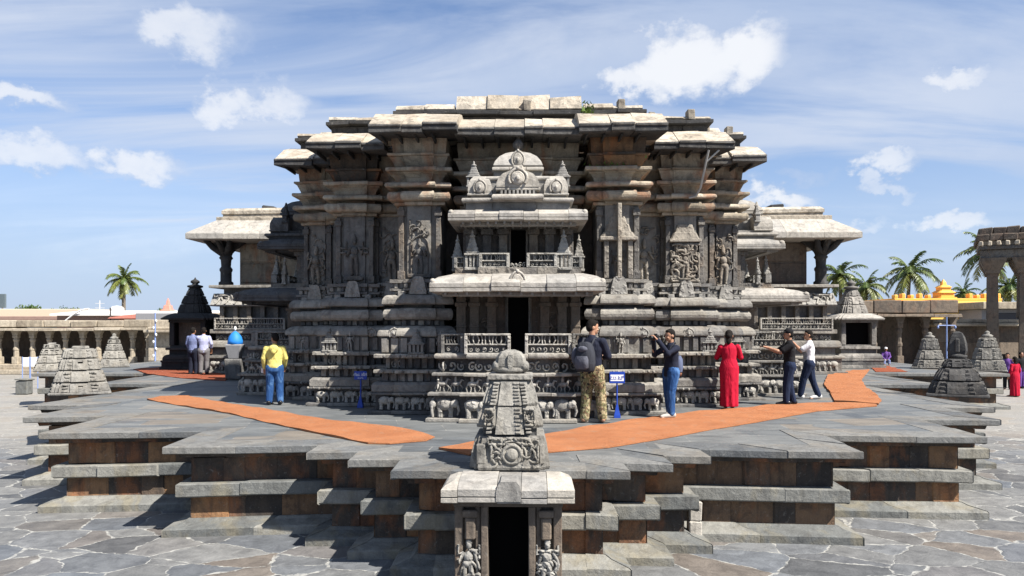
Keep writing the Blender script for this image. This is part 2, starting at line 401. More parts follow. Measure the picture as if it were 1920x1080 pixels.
def wall_course(mb, poly, prof, inset, bl, rng, skip=(), jit=.012, tint=(.2, .8), gap=.005):
    """a course of separate blocks round an outline; prof = [(offset, z)...] from bottom to top"""
    n = len(poly); outs = [offset_poly(poly, o) for o, z in prof]; inn = offset_poly(poly, -inset)
    for i in range(n):
        if i in skip: continue
        k = (i + 1) % n; ln = (Vector(poly[k]) - Vector(poly[i])).length
        nb = max(1, round(ln / bl * rng.uniform(.85, 1.15)))
        cuts = [0] + sorted(min(.95, max(.05, (q + rng.uniform(-.28, .28)) / nb)) for q in range(1, nb)) + [1]
        for a, b in zip(cuts, cuts[1:]):
            if b - a < .01: continue
            g_ = gap / max(ln, .1); a2 = a + (g_ if a > 0 else 0); b2 = b - (g_ if b < 1 else 0)
            d = (Vector(poly[k]) - Vector(poly[i])).normalized(); nn = Vector((d.y, -d.x)) * rng.uniform(-jit, jit); jz = rng.uniform(-jit, jit) * .6; tl = rng.uniform(-jit, jit) * .6
            rs = []
            for (o, z), op in zip(prof, outs):
                A = op[i].lerp(op[k], a2) + nn; B = op[i].lerp(op[k], b2) + nn
                Ci = inn[i].lerp(inn[k], b2); Di = inn[i].lerp(inn[k], a2)
                rs.append([(A.x, A.y, z + jz - tl), (B.x, B.y, z + jz + tl), (Ci.x, Ci.y, z + jz), (Di.x, Di.y, z + jz)])
            mb.rings(rs, rng.uniform(*tint))

# star-stepped outline of the platform's top edge, counter-clockwise seen from above
L_ = [(-0.95, 9.0), (-1.46, 9.02), (-1.46, 9.75), (-2.13, 9.72), (-2.13, 10.32), (-2.84, 10.3), (-2.84, 10.95), (-5.02, 10.72), (-5.12, 12.35), (-7.68, 12.12),
      (-7.8, 14.4), (-9.3, 14.2), (-9.4, 16.4), (-10.6, 16.35), (-10.2, 22.4), (-12.6, 22.3), (-12.7, 27.3), (-17.5, 27.2), (-17.5, 46)]
R_ = [(0.9, 9.0), (1.42, 8.95), (1.42, 9.5), (2.04, 9.45), (2.04, 10.0), (2.66, 9.96), (2.66, 10.55), (4.86, 10.32), (4.98, 11.9), (7.45, 11.7),
      (7.6, 13.9), (9.05, 13.82), (9.15, 16.0), (10.3, 15.9), (10.2, 22.2), (12.8, 22.0), (12.9, 27.2), (18.0, 27.0), (18.0, 46)]
EDGE = L_[::-1] + R_
plat = thing('stone_platform', 'wide star stepped stone platform under the temple, its low walls stained brown', 'platform', (0, 10, 0))
def loc10(poly): return [(x, y - 10) for x, y in poly]
P = loc10(EDGE); NB = len(P)
rng = random.Random(4)
WP = [tuple(q) for q in offset_poly(P, -.30)]          # wall face
skip = {NB - 1}
s_ = MB(); wall_course(s_, P, [(-.03, PZ - .115), (.0, PZ - .10), (.0, PZ - .012), (-.014, PZ)], .55, 1.15, rng, skip, .010, (.25, .8), .005)
s_.build('edge_slab', M['slab'], plat)
ins = offset_poly(P, -.545); tri = tessellate_polygon([[(p.x, p.y, 0) for p in ins]])
t_ = MB(); t_.add([(p.x, p.y, PZ - .004) for p in ins], [tuple(q) for q in tri]); o = t_.build('paving', M['pave'], plat)
if o.data.polygons[0].normal.z < 0: o.data.flip_normals()
u_ = MB(); wall_course(u_, WP, [(.02, PZ - .20), (.12, PZ - .19), (.14, PZ - .117)], .4, .9, rng, skip, .015, (.0, .5))
wall_course(u_, WP, [(0, PZ - .56), (.0, PZ - .205)], .5, .42, rng, skip, .018, (.1, 1), .004)
wall_course(u_, WP, [(.01, .195), (.01, PZ - .76)], .5, .42, rng, skip, .018, (.1, 1), .004)
u_.build('stained_wall_course', M['rust'], plat)
b_ = MB(); wall_course(b_, WP, [(.15, PZ - .76), (.17, PZ - .74), (.17, PZ - .575), (.155, PZ - .56)], .3, 1.0, rng, skip, .015, (.25, .95))
b_.build('projecting_band', M['band'], plat)
f_ = MB(); wall_course(f_, WP, [(.31, -.04), (.31, .105), (.29, .125), (.10, .17), (.04, .205)], .3, 1.1, rng, skip, .012, (.2, .85))
f_.build('base_course', M['band'], plat)
k_ = MB(); k_.T = Matrix.Translation((2.55, .42, 0)); k_.box(-.09, .09, -.08, .1, .0, .33, .9, .015, .01); k_.box(-.085, .085, -.075, .1, .333, .60, .9, .015, .01); k_.build('corner_block', M['eave'], plat)
i_ = MB(); I2 = offset_poly(WP, -.35); i_.add([(p.x, p.y, z) for z in (-.02, PZ - .12) for p in I2], [(k, (k + 1) % NB, (k + 1) % NB + NB, k + NB) for k in range(NB)]); i_.build('core_wall', M['rust'], plat)

# ------------------------------------------------------------------ coir mats
def mat_mat(name, c1, c2):
    t = NT(name); co = t.n("ShaderNodeTexCoord").outputs['Object']
    n = t.noise(co, 1.3, 6, .65, .5).outputs['Fac']; f = t.noise(co, 60, 3, .7).outputs['Fac']; d = t.noise(co, 4.2, 7, .72, .6).outputs['Fac']
    col = t.mix(t.ramp(n, .32, .68), c1, c2)
    w = t.n("ShaderNodeTexWave"); w.inputs['Scale'].default_value = 22; w.inputs['Distortion'].default_value = 2.5; w.inputs['Detail'].default_value = 3; t.l(co, w.inputs['Vector'])
    col = t.mix(t.ramp(w.outputs['Fac'], 0, 1, 0, .22), col, tuple(v*.5 for v in c2))
    col = t.mix(1.0, col, t.mix(f, (.7, .7, .7), (1.25, 1.25, 1.25)), 'MULTIPLY')
    col = t.mix(t.ramp(d, .54, .70, 0, .5), col, (.22, .16, .115)); col = t.mix(t.ramp(t.noise(co, 9, 5, .7).outputs['Fac'], .63, .72, 0, .5), col, (.09, .055, .035))
    return t.done(col, t.bump(n, .6, .06, t.bump(w.outputs['Fac'], .4, .012, t.bump(f, .8, .012))), .95, .05)
M['coir'] = mat_mat('orange_coir', (.36, .155, .075), (.285, .115, .055)); M['redcoir'] = mat_mat('red_coir', (.25, .075, .04), (.20, .06, .035))

def mat(label, pts, lift=.0, m='coir', name='coir_mat'):
    w = [onplane(x, y, PZ + .01) for x, y in pts]
    # denser outline with a slightly wavy edge, draped a little unevenly
    r = random.Random(len(pts) + int(pts[0][0])); ring = []
    for i, (p, q) in enumerate(zip(w, w[1:] + w[:1])):
        p, q = Vector(p), Vector(q); n = max(1, int((q - p).length / .22))
        for k in range(n):
            a = p.lerp(q, k / n); ring.append((a.x + r.uniform(-.012, .012), a.y + r.uniform(-.012, .012)))
    c = Vector((sum(p[0] for p in ring) / len(ring), sum(p[1] for p in ring) / len(ring)))
    if sum(a[0] * b[1] - a[1] * b[0] for a, b in zip(ring, ring[1:] + ring[:1])) < 0: ring.reverse()
    z1 = PZ + .022 + lift
    top = [(x - c.x, y - c.y, z1 - PZ + .009 * math.sin(x * 5.1 + y * 3) + .007 * math.sin(x * 1.7 - y * 7)) for x, y in ring]; bot = [(x, y, .002) for x, y, z in top]
    n = len(ring); mb = MB()
    for t in tessellate_polygon([[(x, y, 0) for x, y, z in top]]):
        a, b, d = [Vector(top[k]) for k in t]
        mb.add(top, [tuple(t) if (b - a).cross(d - a).z > 0 else tuple(t)[::-1]])
    mb.add(bot + top, [(k, (k + 1) % n, (k + 1) % n + n, k + n) for k in range(n)])
    tag(mb.build(name, M[m], loc=(c.x, c.y, PZ)), label, 'mat', 'coir mats laid over the platform')
mat('long orange coir mat on the left half of the platform, below the yellow sweatshirt', [(275,749),(300,743),(352,743),(420,754),(480,765),(560,778),(640,790),(710,798),(775,806),(816,819),(800,826),(730,832),(690,831),(560,805),(430,775),(330,759)])
mat('long orange coir mat running right from behind the small front shrine', [(822,841),(880,829),(1020,815),(1120,797),(1250,778),(1340,769),(1440,760),(1565,755),(1640,757),(1645,761),(1530,771),(1420,791),(1340,804),(1240,823),(1140,839),(1030,848),(880,853)])
mat('short orange coir mat between two seams right of the white shirted photographer', [(1556,736),(1644,741),(1652,752),(1646,758),(1565,753)], .012)
mat('orange coir mat curving away up the right side of the platform', [(1545,722),(1552,704),(1600,695),(1630,694),(1615,712),(1622,726),(1646,743),(1558,738)], .022)
mat('red mat beyond the orange ones, at the far right of the platform', [(1630,686),(1664,686),(1702,697),(1642,697)], .0, 'redcoir')
mat('reddish brown mat at the far left of the platform, under two standing people', [(250,692),(320,687),(372,694),(435,705),(422,714),(340,709),(275,701)], .0, 'redcoir')
# ------------------------------------------------------------------ carving vocabulary
def SL(o, z0, z1, c=.012): return [(o - c, z0), (o, z0 + c), (o, z1 - c), (o - c, z1)]
def TOR(o, z0, z1, n=6):
    r = (z1 - z0) / 2; return [(o - r * .8 + r * .8 * math.cos(-math.pi/2 + math.pi * i / n), z0 + r + r * math.sin(-math.pi/2 + math.pi * i / n)) for i in range(n + 1)]
def KAP(o, i, z0, z1): return [(o - .02, z0), (o, z0 + .02), (o, z0 + .05)] + [(o + (i - o) * (1 - math.cos(a)), z0 + .05 + (z1 - z0 - .05) * math.sin(a)) for a in (R(22), R(45), R(68), R(90))]
def FLR(a, b, z0, z1): return [(a, z0), (a + (b - a) * .25, z0 + (z1 - z0) * .45), (a + (b - a) * .6, z0 + (z1 - z0) * .75), (b, z1 - .02), (b, z1)]

def course(mb, cx, w, yf, d, prof, n=1, rng=random, fx=.8, tint=None, jit=.01, gap=.004):
    """a horizontal course round a projecting pier, front at y = yf - offset, made of n blocks side by side"""
    cuts = [-w/2] + sorted(-w/2 + w * min(.9, max(.1, (q + rng.uniform(-.25, .25)) / n)) for q in range(1, n)) + [w/2]
    for i in range(n):
        x0, x1 = cx + cuts[i], cx + cuts[i+1]; f, l = i == 0, i == n - 1
        j = rng.uniform(-jit, jit); jz = rng.uniform(-jit, jit) * .35; t = rng.uniform(.15, .85) if tint is None else min(1, max(0, tint + rng.uniform(-.22, .22)))
        tz = rng.uniform(-jit, jit) * .5
        rs = []
        for o, z in prof:
            o += j
            xl = x0 - o * fx if f else x0 + gap; xr = x1 + o * fx if l else x1 - gap
            rs.append([(xl, yf - o, z + jz - tz), (xr, yf - o, z + jz + tz), (xr, yf + d, z + jz), (xl, yf + d, z + jz)])
        mb.rings(rs, t)

def beast(mb, x, y, z, s, dr=1, kind=0, rng=random, tint=.9):
    """one animal of a frieze in high relief, s tall, walking along x"""
    t = min(1, max(0, tint + rng.uniform(-.2, .2)))
    if kind == 0:      # elephant
        mb.ell((x, y, z + .64*s), (.46*s, .20*s, .30*s), t, 8, 5)
        mb.ell((x + dr*.50*s, y - .03*s, z + .68*s), (.2*s, .19*s, .22*s), t, 7, 5)
        mb.tube([(x + dr*.62*s, y - .05*s, z + .62*s), (x + dr*.70*s, y - .05*s, z + .35*s), (x + dr*.62*s, y - .05*s, z + .1*s)], [.085*s, .07*s, .05*s], t, 5)
        mb.ell((x + dr*.38*s, y - .17*s, z + .66*s), (.13*s, .05*s, .17*s), t, 6, 4)
        for q, fwd in ((-.32, .06), (-.13, -.08), (.18, .1), (.36, -.05)):
            mb.tube([(x + dr*q*s, y, z + .55*s), (x + dr*(q + fwd)*s, y - .03*s, z + .28*s), (x + dr*(q + fwd*.6)*s, y - .03*s, z)], [.12*s, .095*s, .085*s], t, 5)
    elif kind == 1:    # horse with rider
        mb.ell((x, y, z + .52*s), (.36*s, .15*s, .17*s), t, 7, 5)
        mb.tube([(x + dr*.28*s, y, z + .55*s), (x + dr*.42*s, y, z + .82*s), (x + dr*.58*s, y, z + .74*s)], [.12*s, .09*s, .06*s], t, 5)
        for q, fwd in ((-.28, -.12), (-.18, .1), (.2, -.08), (.3, .2)):
            mb.tube([(x + dr*q*s, y, z + .48*s), (x + dr*(q + fwd)*s, y - .02*s, z + .25*s), (x + dr*(q + fwd*.4)*s, y - .02*s, z)], [.075*s, .05*s, .045*s], t, 4)
        mb.ell((x - dr*.02*s, y - .02*s, z + .82*s), (.11*s, .11*s, .2*s), t, 6, 4); mb.ell((x, y - .02*s, z + 1.02*s), (.08*s,) * 3, t, 6, 4)
    else:              # lion or dancer: curling scroll
        a = rng.uniform(0, 6)
        pts = [(x + (.42 - .036*i) * s * math.cos(a + i*.75) * .85, y - .02*s, z + .48*s + (.42 - .036*i) * s * math.sin(a + i*.75)) for i in range(9)]
        mb.tube(pts, [.085*s] * 5 + [.075*s, .065*s, .055*s, .05*s], t, 5)
        mb.ell((x + rng.uniform(-.1, .1) * s, y - .03*s, z + .5*s), (.1*s, .09*s, .13*s), t, 6, 4)

def frieze(mb, x0, x1, y, z, h, kind, rng, dr=1, step=None):
    st = (step or {0: 1.06, 1: .92, 2: .66}[kind]) * h; n = max(1, round((x1 - x0) / st))
    for i in range(n):
        beast(mb, x0 + (i + .5) * (x1 - x0) / n + rng.uniform(-.05, .05) * h, y, z, h * rng.uniform(.88, 1.0), dr, kind, rng)

def figure(mb, x, y, z, h, rng, tint=.5, arch=True):
    """a standing deity in relief: legs, hips, torso, several arms, head and crown under a small arch"""
    t = tint; sw = rng.choice((-1, 1)) * .03 * h
    for sgn in (-1, 1):
        mb.tube([(x + sgn*.055*h + sw, y, z + .46*h), (x + sgn*.07*h + sw*.3, y - .012*h, z + .25*h), (x + sgn*.06*h, y, z + .03*h)], [.058*h, .045*h, .034*h], t, 6)
        mb.ell((x + sgn*.07*h, y - .03*h, z + .02*h), (.035*h, .06*h, .022*h), t, 6, 4)
    mb.ell((x + sw, y, z + .48*h), (.115*h, .075*h, .075*h), t, 8, 5)
    mb.ell((x + sw*.4, y, z + .61*h), (.10*h, .068*h, .11*h), t, 8, 5)
    mb.ell((x, y - .02*h, z + .825*h), (.054*h, .055*h, .066*h), t, 8, 5)
    mb.lathe([(.062*h, 0), (.056*h, .03*h), (.04*h, .09*h), (.018*h, .14*h), (.004*h, .16*h)], (x, y, z + .865*h), 8, t)
    for sgn in (-1, 1):
        e1 = rng.uniform(.40, .56); hx = rng.uniform(.14, .22)
        mb.tube([(x + sgn*.10*h, y, z + .70*h), (x + sgn*.19*h, y - .02*h, z + e1*h), (x + sgn*hx*h, y - .04*h, z + (e1 - rng.uniform(-.14, .14))*h)], [.036*h, .03*h, .024*h], t, 5)
        mb.tube([(x + sgn*.10*h, y, z + .69*h), (x + sgn*.21*h, y, z + .66*h), (x + sgn*.20*h, y - .01*h, z + .84*h)], [.034*h, .028*h, .022*h], t, 5)
    mb.box(x - .17*h, x + .17*h, y - .09*h, y + .06*h, z - .05*h, z, t, .01*h)
    if arch:
        mb.tube([(x + .25*h * math.cos(a), y + .02*h, z + .80*h + .27*h * math.sin(a)) for a in [R(-25 + 230 * i / 14) for i in range(15)]], .028*h, t, 5)
        for sgn in (-1, 1): mb.tube([(x + sgn*.24*h, y + .02*h, z), (x + sgn*.24*h, y + .02*h, z + .72*h)], .028*h, t, 5)

def scrolls(mb, x0, x1, y, z0, z1, n, rng, r=.028, tint=.85):
    """tangle of curling carved limbs and foliage filling a panel"""
    for i in range(n):
        cx, cz = rng.uniform(x0, x1), rng.uniform(z0, z1); a = rng.uniform(0, 6.28); k = rng.choice((-1, 1)) * rng.uniform(.25, .7)
        pts = []; px_, pz_ = cx, cz
        for q in range(8):
            pts.append((min(x1, max(x0, px_)), y + .02 * math.sin(q), min(z1, max(z0, pz_)))); px_ += math.cos(a) * r * 2.1; pz_ += math.sin(a) * r * 2.1; a += k
        mb.tube(pts, [r * .6] + [r * rng.uniform(.8, 1.1)] * 5 + [r * .8, r * .5], min(1, tint + rng.uniform(-.2, .15)), 5)

def turret(mb, x, y, z, w, h, tint=.5, rng=random):
    """miniature shrine tower in relief: base, pilaster body, tapering ribs, cushion and finial"""
    mb.box(x - w*.55, x + w*.55, y - w*.3, y + w*.3, z, z + h*.07, tint, .008)
    for k in range(4):
        mb.box(x - w*.5 + k*w*.27, x - w*.5 + k*w*.27 + w*.17, y - w*.24, y + w*.2, z + h*.07, z + h*.36, tint, .006)
    mb.box(x - w*.58, x + w*.58, y - w*.34, y + w*.3, z + h*.36, z + h*.41, tint, .008)
    n = 4
    for i in range(n):
        a = w * (.46 - .085 * i); z0 = z + h*(.41 + .095*i)
        mb.sq([(a, 0), (a * 1.06, h*.02), (a * 1.02, h*.055), (a * .86, h*.06), (a * .84, h*.095)], (x, y, z0), tint, .22, .6)
    mb.lathe([(w*.10, 0), (w*.2, h*.03), (w*.2, h*.06), (w*.06, h*.1), (w*.09, h*.14), (w*.02, h*.21)], (x, y, z + h*.79), 8, tint)

def kudu(mb, x, y, z, w, h, tint=.85, rng=random):
    """horseshoe gable ornament"""
    pts = [(x + w*.5*math.cos(a)*(1 if math.sin(a) < .6 else .92), y, z + h*.42 + h*.52*math.sin(a)) for a in [R(-38 + 256*i/16) for i in range(17)]]
    mb.tube(pts, w*.085, tint, 6); mb.tube([(p[0]*.62 + x*.38, y - w*.03, p[2]*.62 + (z + h*.42)*.38) for p in pts], w*.06, tint, 5)
    mb.ell((x, y, z + h*.42), (w*.42, w*.12, h*.42), tint, 10, 6)
    mb.ell((x, y - w*.13, z + h*.40), (w*.13, w*.08, h*.17), tint, 7, 5)
    mb.ell((x, y - w*.02, z + h*.97), (w*.12, w*.12, h*.12), tint, 7, 5)

# ------------------------------------------------------------------ the temple: star of piers, three car-shaped shrines, hall behind
TC = (0.22, 20.3); TROT = R(-1.0)
temple = thing('stone_temple', 'large grey stone temple with a star plan, stacked mouldings and deep flat eaves', 'temple', (TC[0], TC[1], PZ), TROT)
rng = random.Random(11)
R_bay = random.Random(21)

def make_bay(cx, yf, w, side, seed, wall_kind, d=2.6, base=True, figs=True, rot=0.0, eo=1.0, sideover=.42, dz=0.0, pback=.1, ptop=0.0):
    """one pier of the star; side = -1 / +1 / 0 tells which flank it stands on"""
    rg = random.Random(seed); T = Matrix.Translation((0, 0, dz)) 
    if rot: T = T @ Matrix.Translation((cx, yf, 0)) @ Matrix.Rotation(rot, 4, 'Z') @ Matrix.Translation((-cx, -yf, 0))
    m = MB(); m.T = T
    wc = w * .52; nb = 3 if w > 1.2 else 2
    def both(prof, tint=None, mbx=None, n=None, extra=.075, j=.012):
        q = mbx or m
        course(q, cx, w, yf, d, prof, n or nb, rg, .8, tint, j)
        if extra: course(q, cx + rg.uniform(-.02, .02), wc, yf, d * .9, [(o + extra, z + .0025) for o, z in prof], max(1, nb - 1), rg, .35, tint, j)
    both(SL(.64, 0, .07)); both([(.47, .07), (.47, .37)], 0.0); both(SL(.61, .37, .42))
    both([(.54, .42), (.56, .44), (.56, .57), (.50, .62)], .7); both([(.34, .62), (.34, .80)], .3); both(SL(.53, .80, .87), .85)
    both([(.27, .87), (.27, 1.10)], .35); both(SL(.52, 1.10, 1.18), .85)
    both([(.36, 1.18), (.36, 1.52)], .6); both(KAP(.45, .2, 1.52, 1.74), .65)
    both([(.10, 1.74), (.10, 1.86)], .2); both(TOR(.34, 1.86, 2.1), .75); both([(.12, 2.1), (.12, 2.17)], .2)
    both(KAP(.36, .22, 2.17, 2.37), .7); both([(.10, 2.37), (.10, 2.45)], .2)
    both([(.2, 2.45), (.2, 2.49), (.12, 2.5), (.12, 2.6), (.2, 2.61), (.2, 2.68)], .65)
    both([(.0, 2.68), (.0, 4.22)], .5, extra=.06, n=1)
    # beaded edges, little posts in the recesses, dentils: the fine grain of the mouldings
    for z, o, st, r_ in ((.835, .60, .10, .034), (1.14, .60, .11, .036), (.395, .66, .12, .03)):
        for q in range(int((w + 2*o*.8) / st)):
            xx = cx - w/2 - o*.8 + st*(q + .5); inn = abs(xx - cx) < wc/2 + .1
            if rg.random() < .62: m.ell((xx, yf - o - (.075 if inn else 0) + .012, z + rg.uniform(-.01, .01)), (r_*.9, .03, r_), rg.uniform(.4, 1), 6, 4)
    for z0_, z1_, o, st in ((.625, .80, .36, .17), (.88, 1.10, .29, .15), (1.20, 1.50, .38, .19), (2.5, 2.61, .14, .12), (1.75, 1.86, .12, .16), (2.38, 2.45, .12, .10)):
        for q in range(int((w + 2*o*.8) / st)):
            xx = cx - w/2 - o*.8 + st*(q + .5) + rg.uniform(-.02, .02); inn = abs(xx - cx) < wc/2 + .1; ww = rg.uniform(.25, .4)*st
            m.box(xx - ww, xx + ww, yf - o - (.075 if inn else 0) - rg.uniform(.02, .05), yf, z0_ + .004, z1_ - .004, rg.uniform(.2, 1), .01, .004, rg)
    base_o = m.build('wall_bay', M['stone'], temple)
    # animals at the foot
    fz = MB(); fz.T = T
    frieze(fz, cx - w/2 - .36, cx + w/2 + .36, yf - .56, .085, .285, 0, rg, 1 if side <= 0 else -1)
    for sgn in ((1,) if side < 0 else (-1,) if side > 0 else ()):       # the flank that shows
        fz.T = T @ Matrix.Translation((cx + sgn*(w/2 + .50*.8), yf + .25, 0)) @ Matrix.Rotation(R(90)*sgn, 4, 'Z')
        frieze(fz, -.7, .55, 0, .085, .285, 0, rg, 1)
    fz.T = T
    frieze(fz, cx - w/2 - .1, cx - w/2 + w*.35, yf - .33, .88, .2, 2, rg)
    fz.build('animal_frieze', M['carved'], base_o)
    def motif(fn):                                                     # motifs on the broad band
        mo = MB(); mo.T = T; fn(mo); mo.build('carved_motif', M['carved'], base_o)
    for k, q in enumerate((-.44, 0, .44) if w > .7 else (-.3, .3)):
        if (k + seed) % 3 == 0: motif(lambda mo: turret(mo, cx + q*w*1.25, yf - .44 - (.07 if abs(q) < .2 else 0), 1.18, .3, .52, .6))
        elif (k + seed) % 3 == 1: motif(lambda mo: figure(mo, cx + q*w*1.25, yf - .46 - (.07 if abs(q) < .2 else 0), 1.2, .42, rg, .8, False))
        else: motif(lambda mo: kudu(mo, cx + q*w*1.2, yf - .44 - (.07 if abs(q) < .2 else 0), 1.5, .22, .2, .7))
    motif(lambda mo: mo.rings([[(cx - q, yf - .33, z), (cx + q, yf - .33, z), (cx + q, yf - .05, z), (cx - q, yf - .05, z)] for q, z in ((.17, 2.38), (.165, 2.46), (.13, 2.62), (.11, 2.70), (.06, 2.735))], .75))
    for q in (-.4, .4): motif(lambda mo: mo.box(cx + q*w - .07, cx + q*w + .07, yf - .30, yf - .1, 2.2, 2.44, .6, .01))
    # wall face: frame, relief, little pediment
    wl = MB(); wl.T = T; y = yf - .06
    for q in (-1, 1):
        wl.box(cx + q*w*.44 - .05, cx + q*w*.44 + .05, yf - .09, yf + .02, 2.69, 4.16, .4, .01, .006)
        wl.box(cx + q*w*.44 - .075, cx + q*w*.44 + .075, yf - .12, yf + .02, 2.69, 2.86, .4, .01); wl.box(cx + q*w*.44 - .075, cx + q*w*.44 + .075, yf - .12, yf + .02, 3.98, 4.1, .4, .01)
    if wall_kind == 'tower':       # pavilion with posts and a tall stepped spire
        for q in (-.24, .24): wl.box(cx + q - .05, cx + q + .05, y - .16, y, 2.7, 3.46, .75, .01)
        wl.box(cx - .38, cx + .38, y - .22, y, 3.46, 3.54, .95, .015); wl.sq([(.36, 0), (.30, .1), (.27, .11), (.22, .26), (.19, .27), (.14, .42), (.1, .43), (.05, .6)], (cx, y, 3.54), .9, .15, .35)
        figure(wl, cx, y - .04, 2.75, .62, rg, .6, False); wl.box(cx - .03, cx + .05, y - .28, y - .1, 2.7, 4.2, 1.0, .01)
    elif wall_kind == 'scroll':
        scrolls(wl, cx - w*.36, cx + w*.36, y - .05, 2.74, 3.55, 46, rg, .030, .9); figure(wl, cx, y - .05, 2.8, .7, rg, .85, True)
        wl.box(cx - w*.42, cx + w*.42, y - .13, y, 3.6, 3.67, .95, .012); wl.sq([(w*.38, 0), (w*.3, .14), (w*.26, .15), (w*.2, .32), (w*.1, .34)], (cx, y, 3.67), .9, .1, .3)
    elif wall_kind == 'deity':
        figure(wl, cx, y - .03, 2.86, .92, rg, .35, False)
        for q in (-1, 1):
            wl.box(cx + q*w*.3 - .06, cx + q*w*.3 + .06, y - .05, y, 3.36, 3.40, .3, .006); wl.box(cx + q*w*.3 - .06, cx + q*w*.3 + .06, y - .05, y, 3.46, 3.50, .3, .006)
        wl.box(cx - .2, cx + .2, y - .12, y, 2.76, 2.84, .3, .012)
    elif wall_kind == 'panel':
        figure(wl, cx, y - .02, 2.8, .72, rg, .4, True); scrolls(wl, cx - .2, cx + .2, y - .03, 3.5, 3.9, 12, rg, .018, .4)
        wl.box(cx - .24, cx + .24, y - .08, y, 2.72, 2.8, .3, .012)
    elif wall_kind == 'dancer':
        figure(wl, cx - .02, y - .03, 2.74, .95, rg, .85, False); scrolls(wl, cx - w*.34, cx + w*.34, y - .03, 2.75, 3.95, 18, rg, .018, .8)
    wl.build('relief_panel', M['wall'], base_o)
    # stacked capital
    cp = MB(); cp.T = T
    def bc(prof, tint, e=.06, n=None): both(prof, tint, cp, n, e, .016)
    bc(SL(.10, 4.20, 4.27, .015), .7); bc(TOR(.27, 4.27, 4.46), .5); bc([(.02, 4.46), (.02, 4.54)], .2); bc(KAP(.30, .12, 4.54, 4.66), .75)
    bc(FLR(.03, .20, 4.66, 4.86), .6); bc(SL(.30, 4.86, 4.94, .018), .7)
    cp.build('capital', M['warm'], base_o)
    c2 = MB(); c2.T = T
    both([(.06, 4.94), (.10, 5.0), (.19, 5.16), (.19, 5.18)], rg.choice((.3, .6, .9)), c2, None, .05, .016); both(SL(.25, 5.18, 5.23, .01), .6, c2, None, .05); both([(.12, 5.23), (.16, 5.56)], .6, c2, None, .07, .02)
    c2.build('upper_block', M['warm'] if seed % 3 else M['rust'], base_o)
    # eave: sloping slabs on raking ribs
    ev = MB(); ev.T = T; x0, x1 = cx - w/2 - sideover, cx + w/2 + sideover; yo = yf - eo
    n = max(2, round((x1 - x0) / .62)); cuts = [x0 + (x1 - x0) * min(1, max(0, (q + (rg.uniform(-.25, .25) if 0 < q < n else 0)) / n)) for q in range(n + 1)]
    rf = MB(); rf.T = T
    for i, (a, b) in enumerate(zip(cuts, cuts[1:])):
        jz = rg.uniform(-.03, .03); jy = rg.uniform(-.06, .05); g_ = .004; tn = rg.uniform(.2, .9); tl = rg.uniform(-.012, .012)
        a += g_; b -= g_
        # under slab (dark edge), slopes up to the wall
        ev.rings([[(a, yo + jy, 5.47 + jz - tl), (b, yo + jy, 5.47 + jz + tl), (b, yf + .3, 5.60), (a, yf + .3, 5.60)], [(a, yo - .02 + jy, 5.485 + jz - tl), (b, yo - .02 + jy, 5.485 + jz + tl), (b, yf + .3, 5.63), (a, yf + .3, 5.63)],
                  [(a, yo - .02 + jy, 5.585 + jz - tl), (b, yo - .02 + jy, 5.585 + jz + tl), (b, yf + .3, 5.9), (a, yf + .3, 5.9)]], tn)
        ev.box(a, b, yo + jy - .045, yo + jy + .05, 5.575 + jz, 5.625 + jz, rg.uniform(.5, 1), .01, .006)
        # plastered slope on top
        if rg.random() < .97:
            e = rg.uniform(0, .03)
            z1_, z2_ = 6.11 + rg.uniform(-.015, .015), 6.11 + rg.uniform(-.015, .015); yb = yf + .7
            rf.rings([[(a, yo + .03 + jy, 5.60 + jz), (b, yo + .03 + jy, 5.60 + jz), (b, yb, 5.6), (a, yb, 5.6)],
                      [(a, yo + .05 + jy + e, 5.66 + jz + rg.uniform(-.01, .015)), (b, yo + .05 + jy, 5.66 + jz + rg.uniform(-.01, .015)), (b, yb, 5.66), (a, yb, 5.66)],
                      [(a, yf - eo*.35, 5.99 + rg.uniform(-.02, .02)), (b, yf - eo*.35, 5.99 + rg.uniform(-.02, .02)), (b, yb, 5.99), (a, yb, 5.99)],
                      [(a, yf + .16, z1_), (b, yf + .16, z2_), (b, yb, 6.12), (a, yb, 6.12)]], rg.uniform(.3, .9))
    for i in range(int((x1 - x0) / .34)):       # ribs under the eave
        xr = x0 + .17 + i * .34
        ev.box(xr - .02, xr + .02, yo + .2, yf, 5.44, 5.53, .3, .006)
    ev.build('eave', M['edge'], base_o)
    # upper tier: recess, projecting slab, lime capped parapet
    p2 = MB(); p2.T = T; yy = yf + pback; dtop = ptop
    course(p2, cx, w + .3, yy + .05, d, [(.0, 6.0), (.0, 6.26)], nb, rg, .8, .6, .015)
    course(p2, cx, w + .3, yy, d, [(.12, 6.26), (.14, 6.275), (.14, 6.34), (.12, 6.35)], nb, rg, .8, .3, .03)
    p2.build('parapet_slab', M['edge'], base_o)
    n = nb + (1 if w > 1.5 else 0)
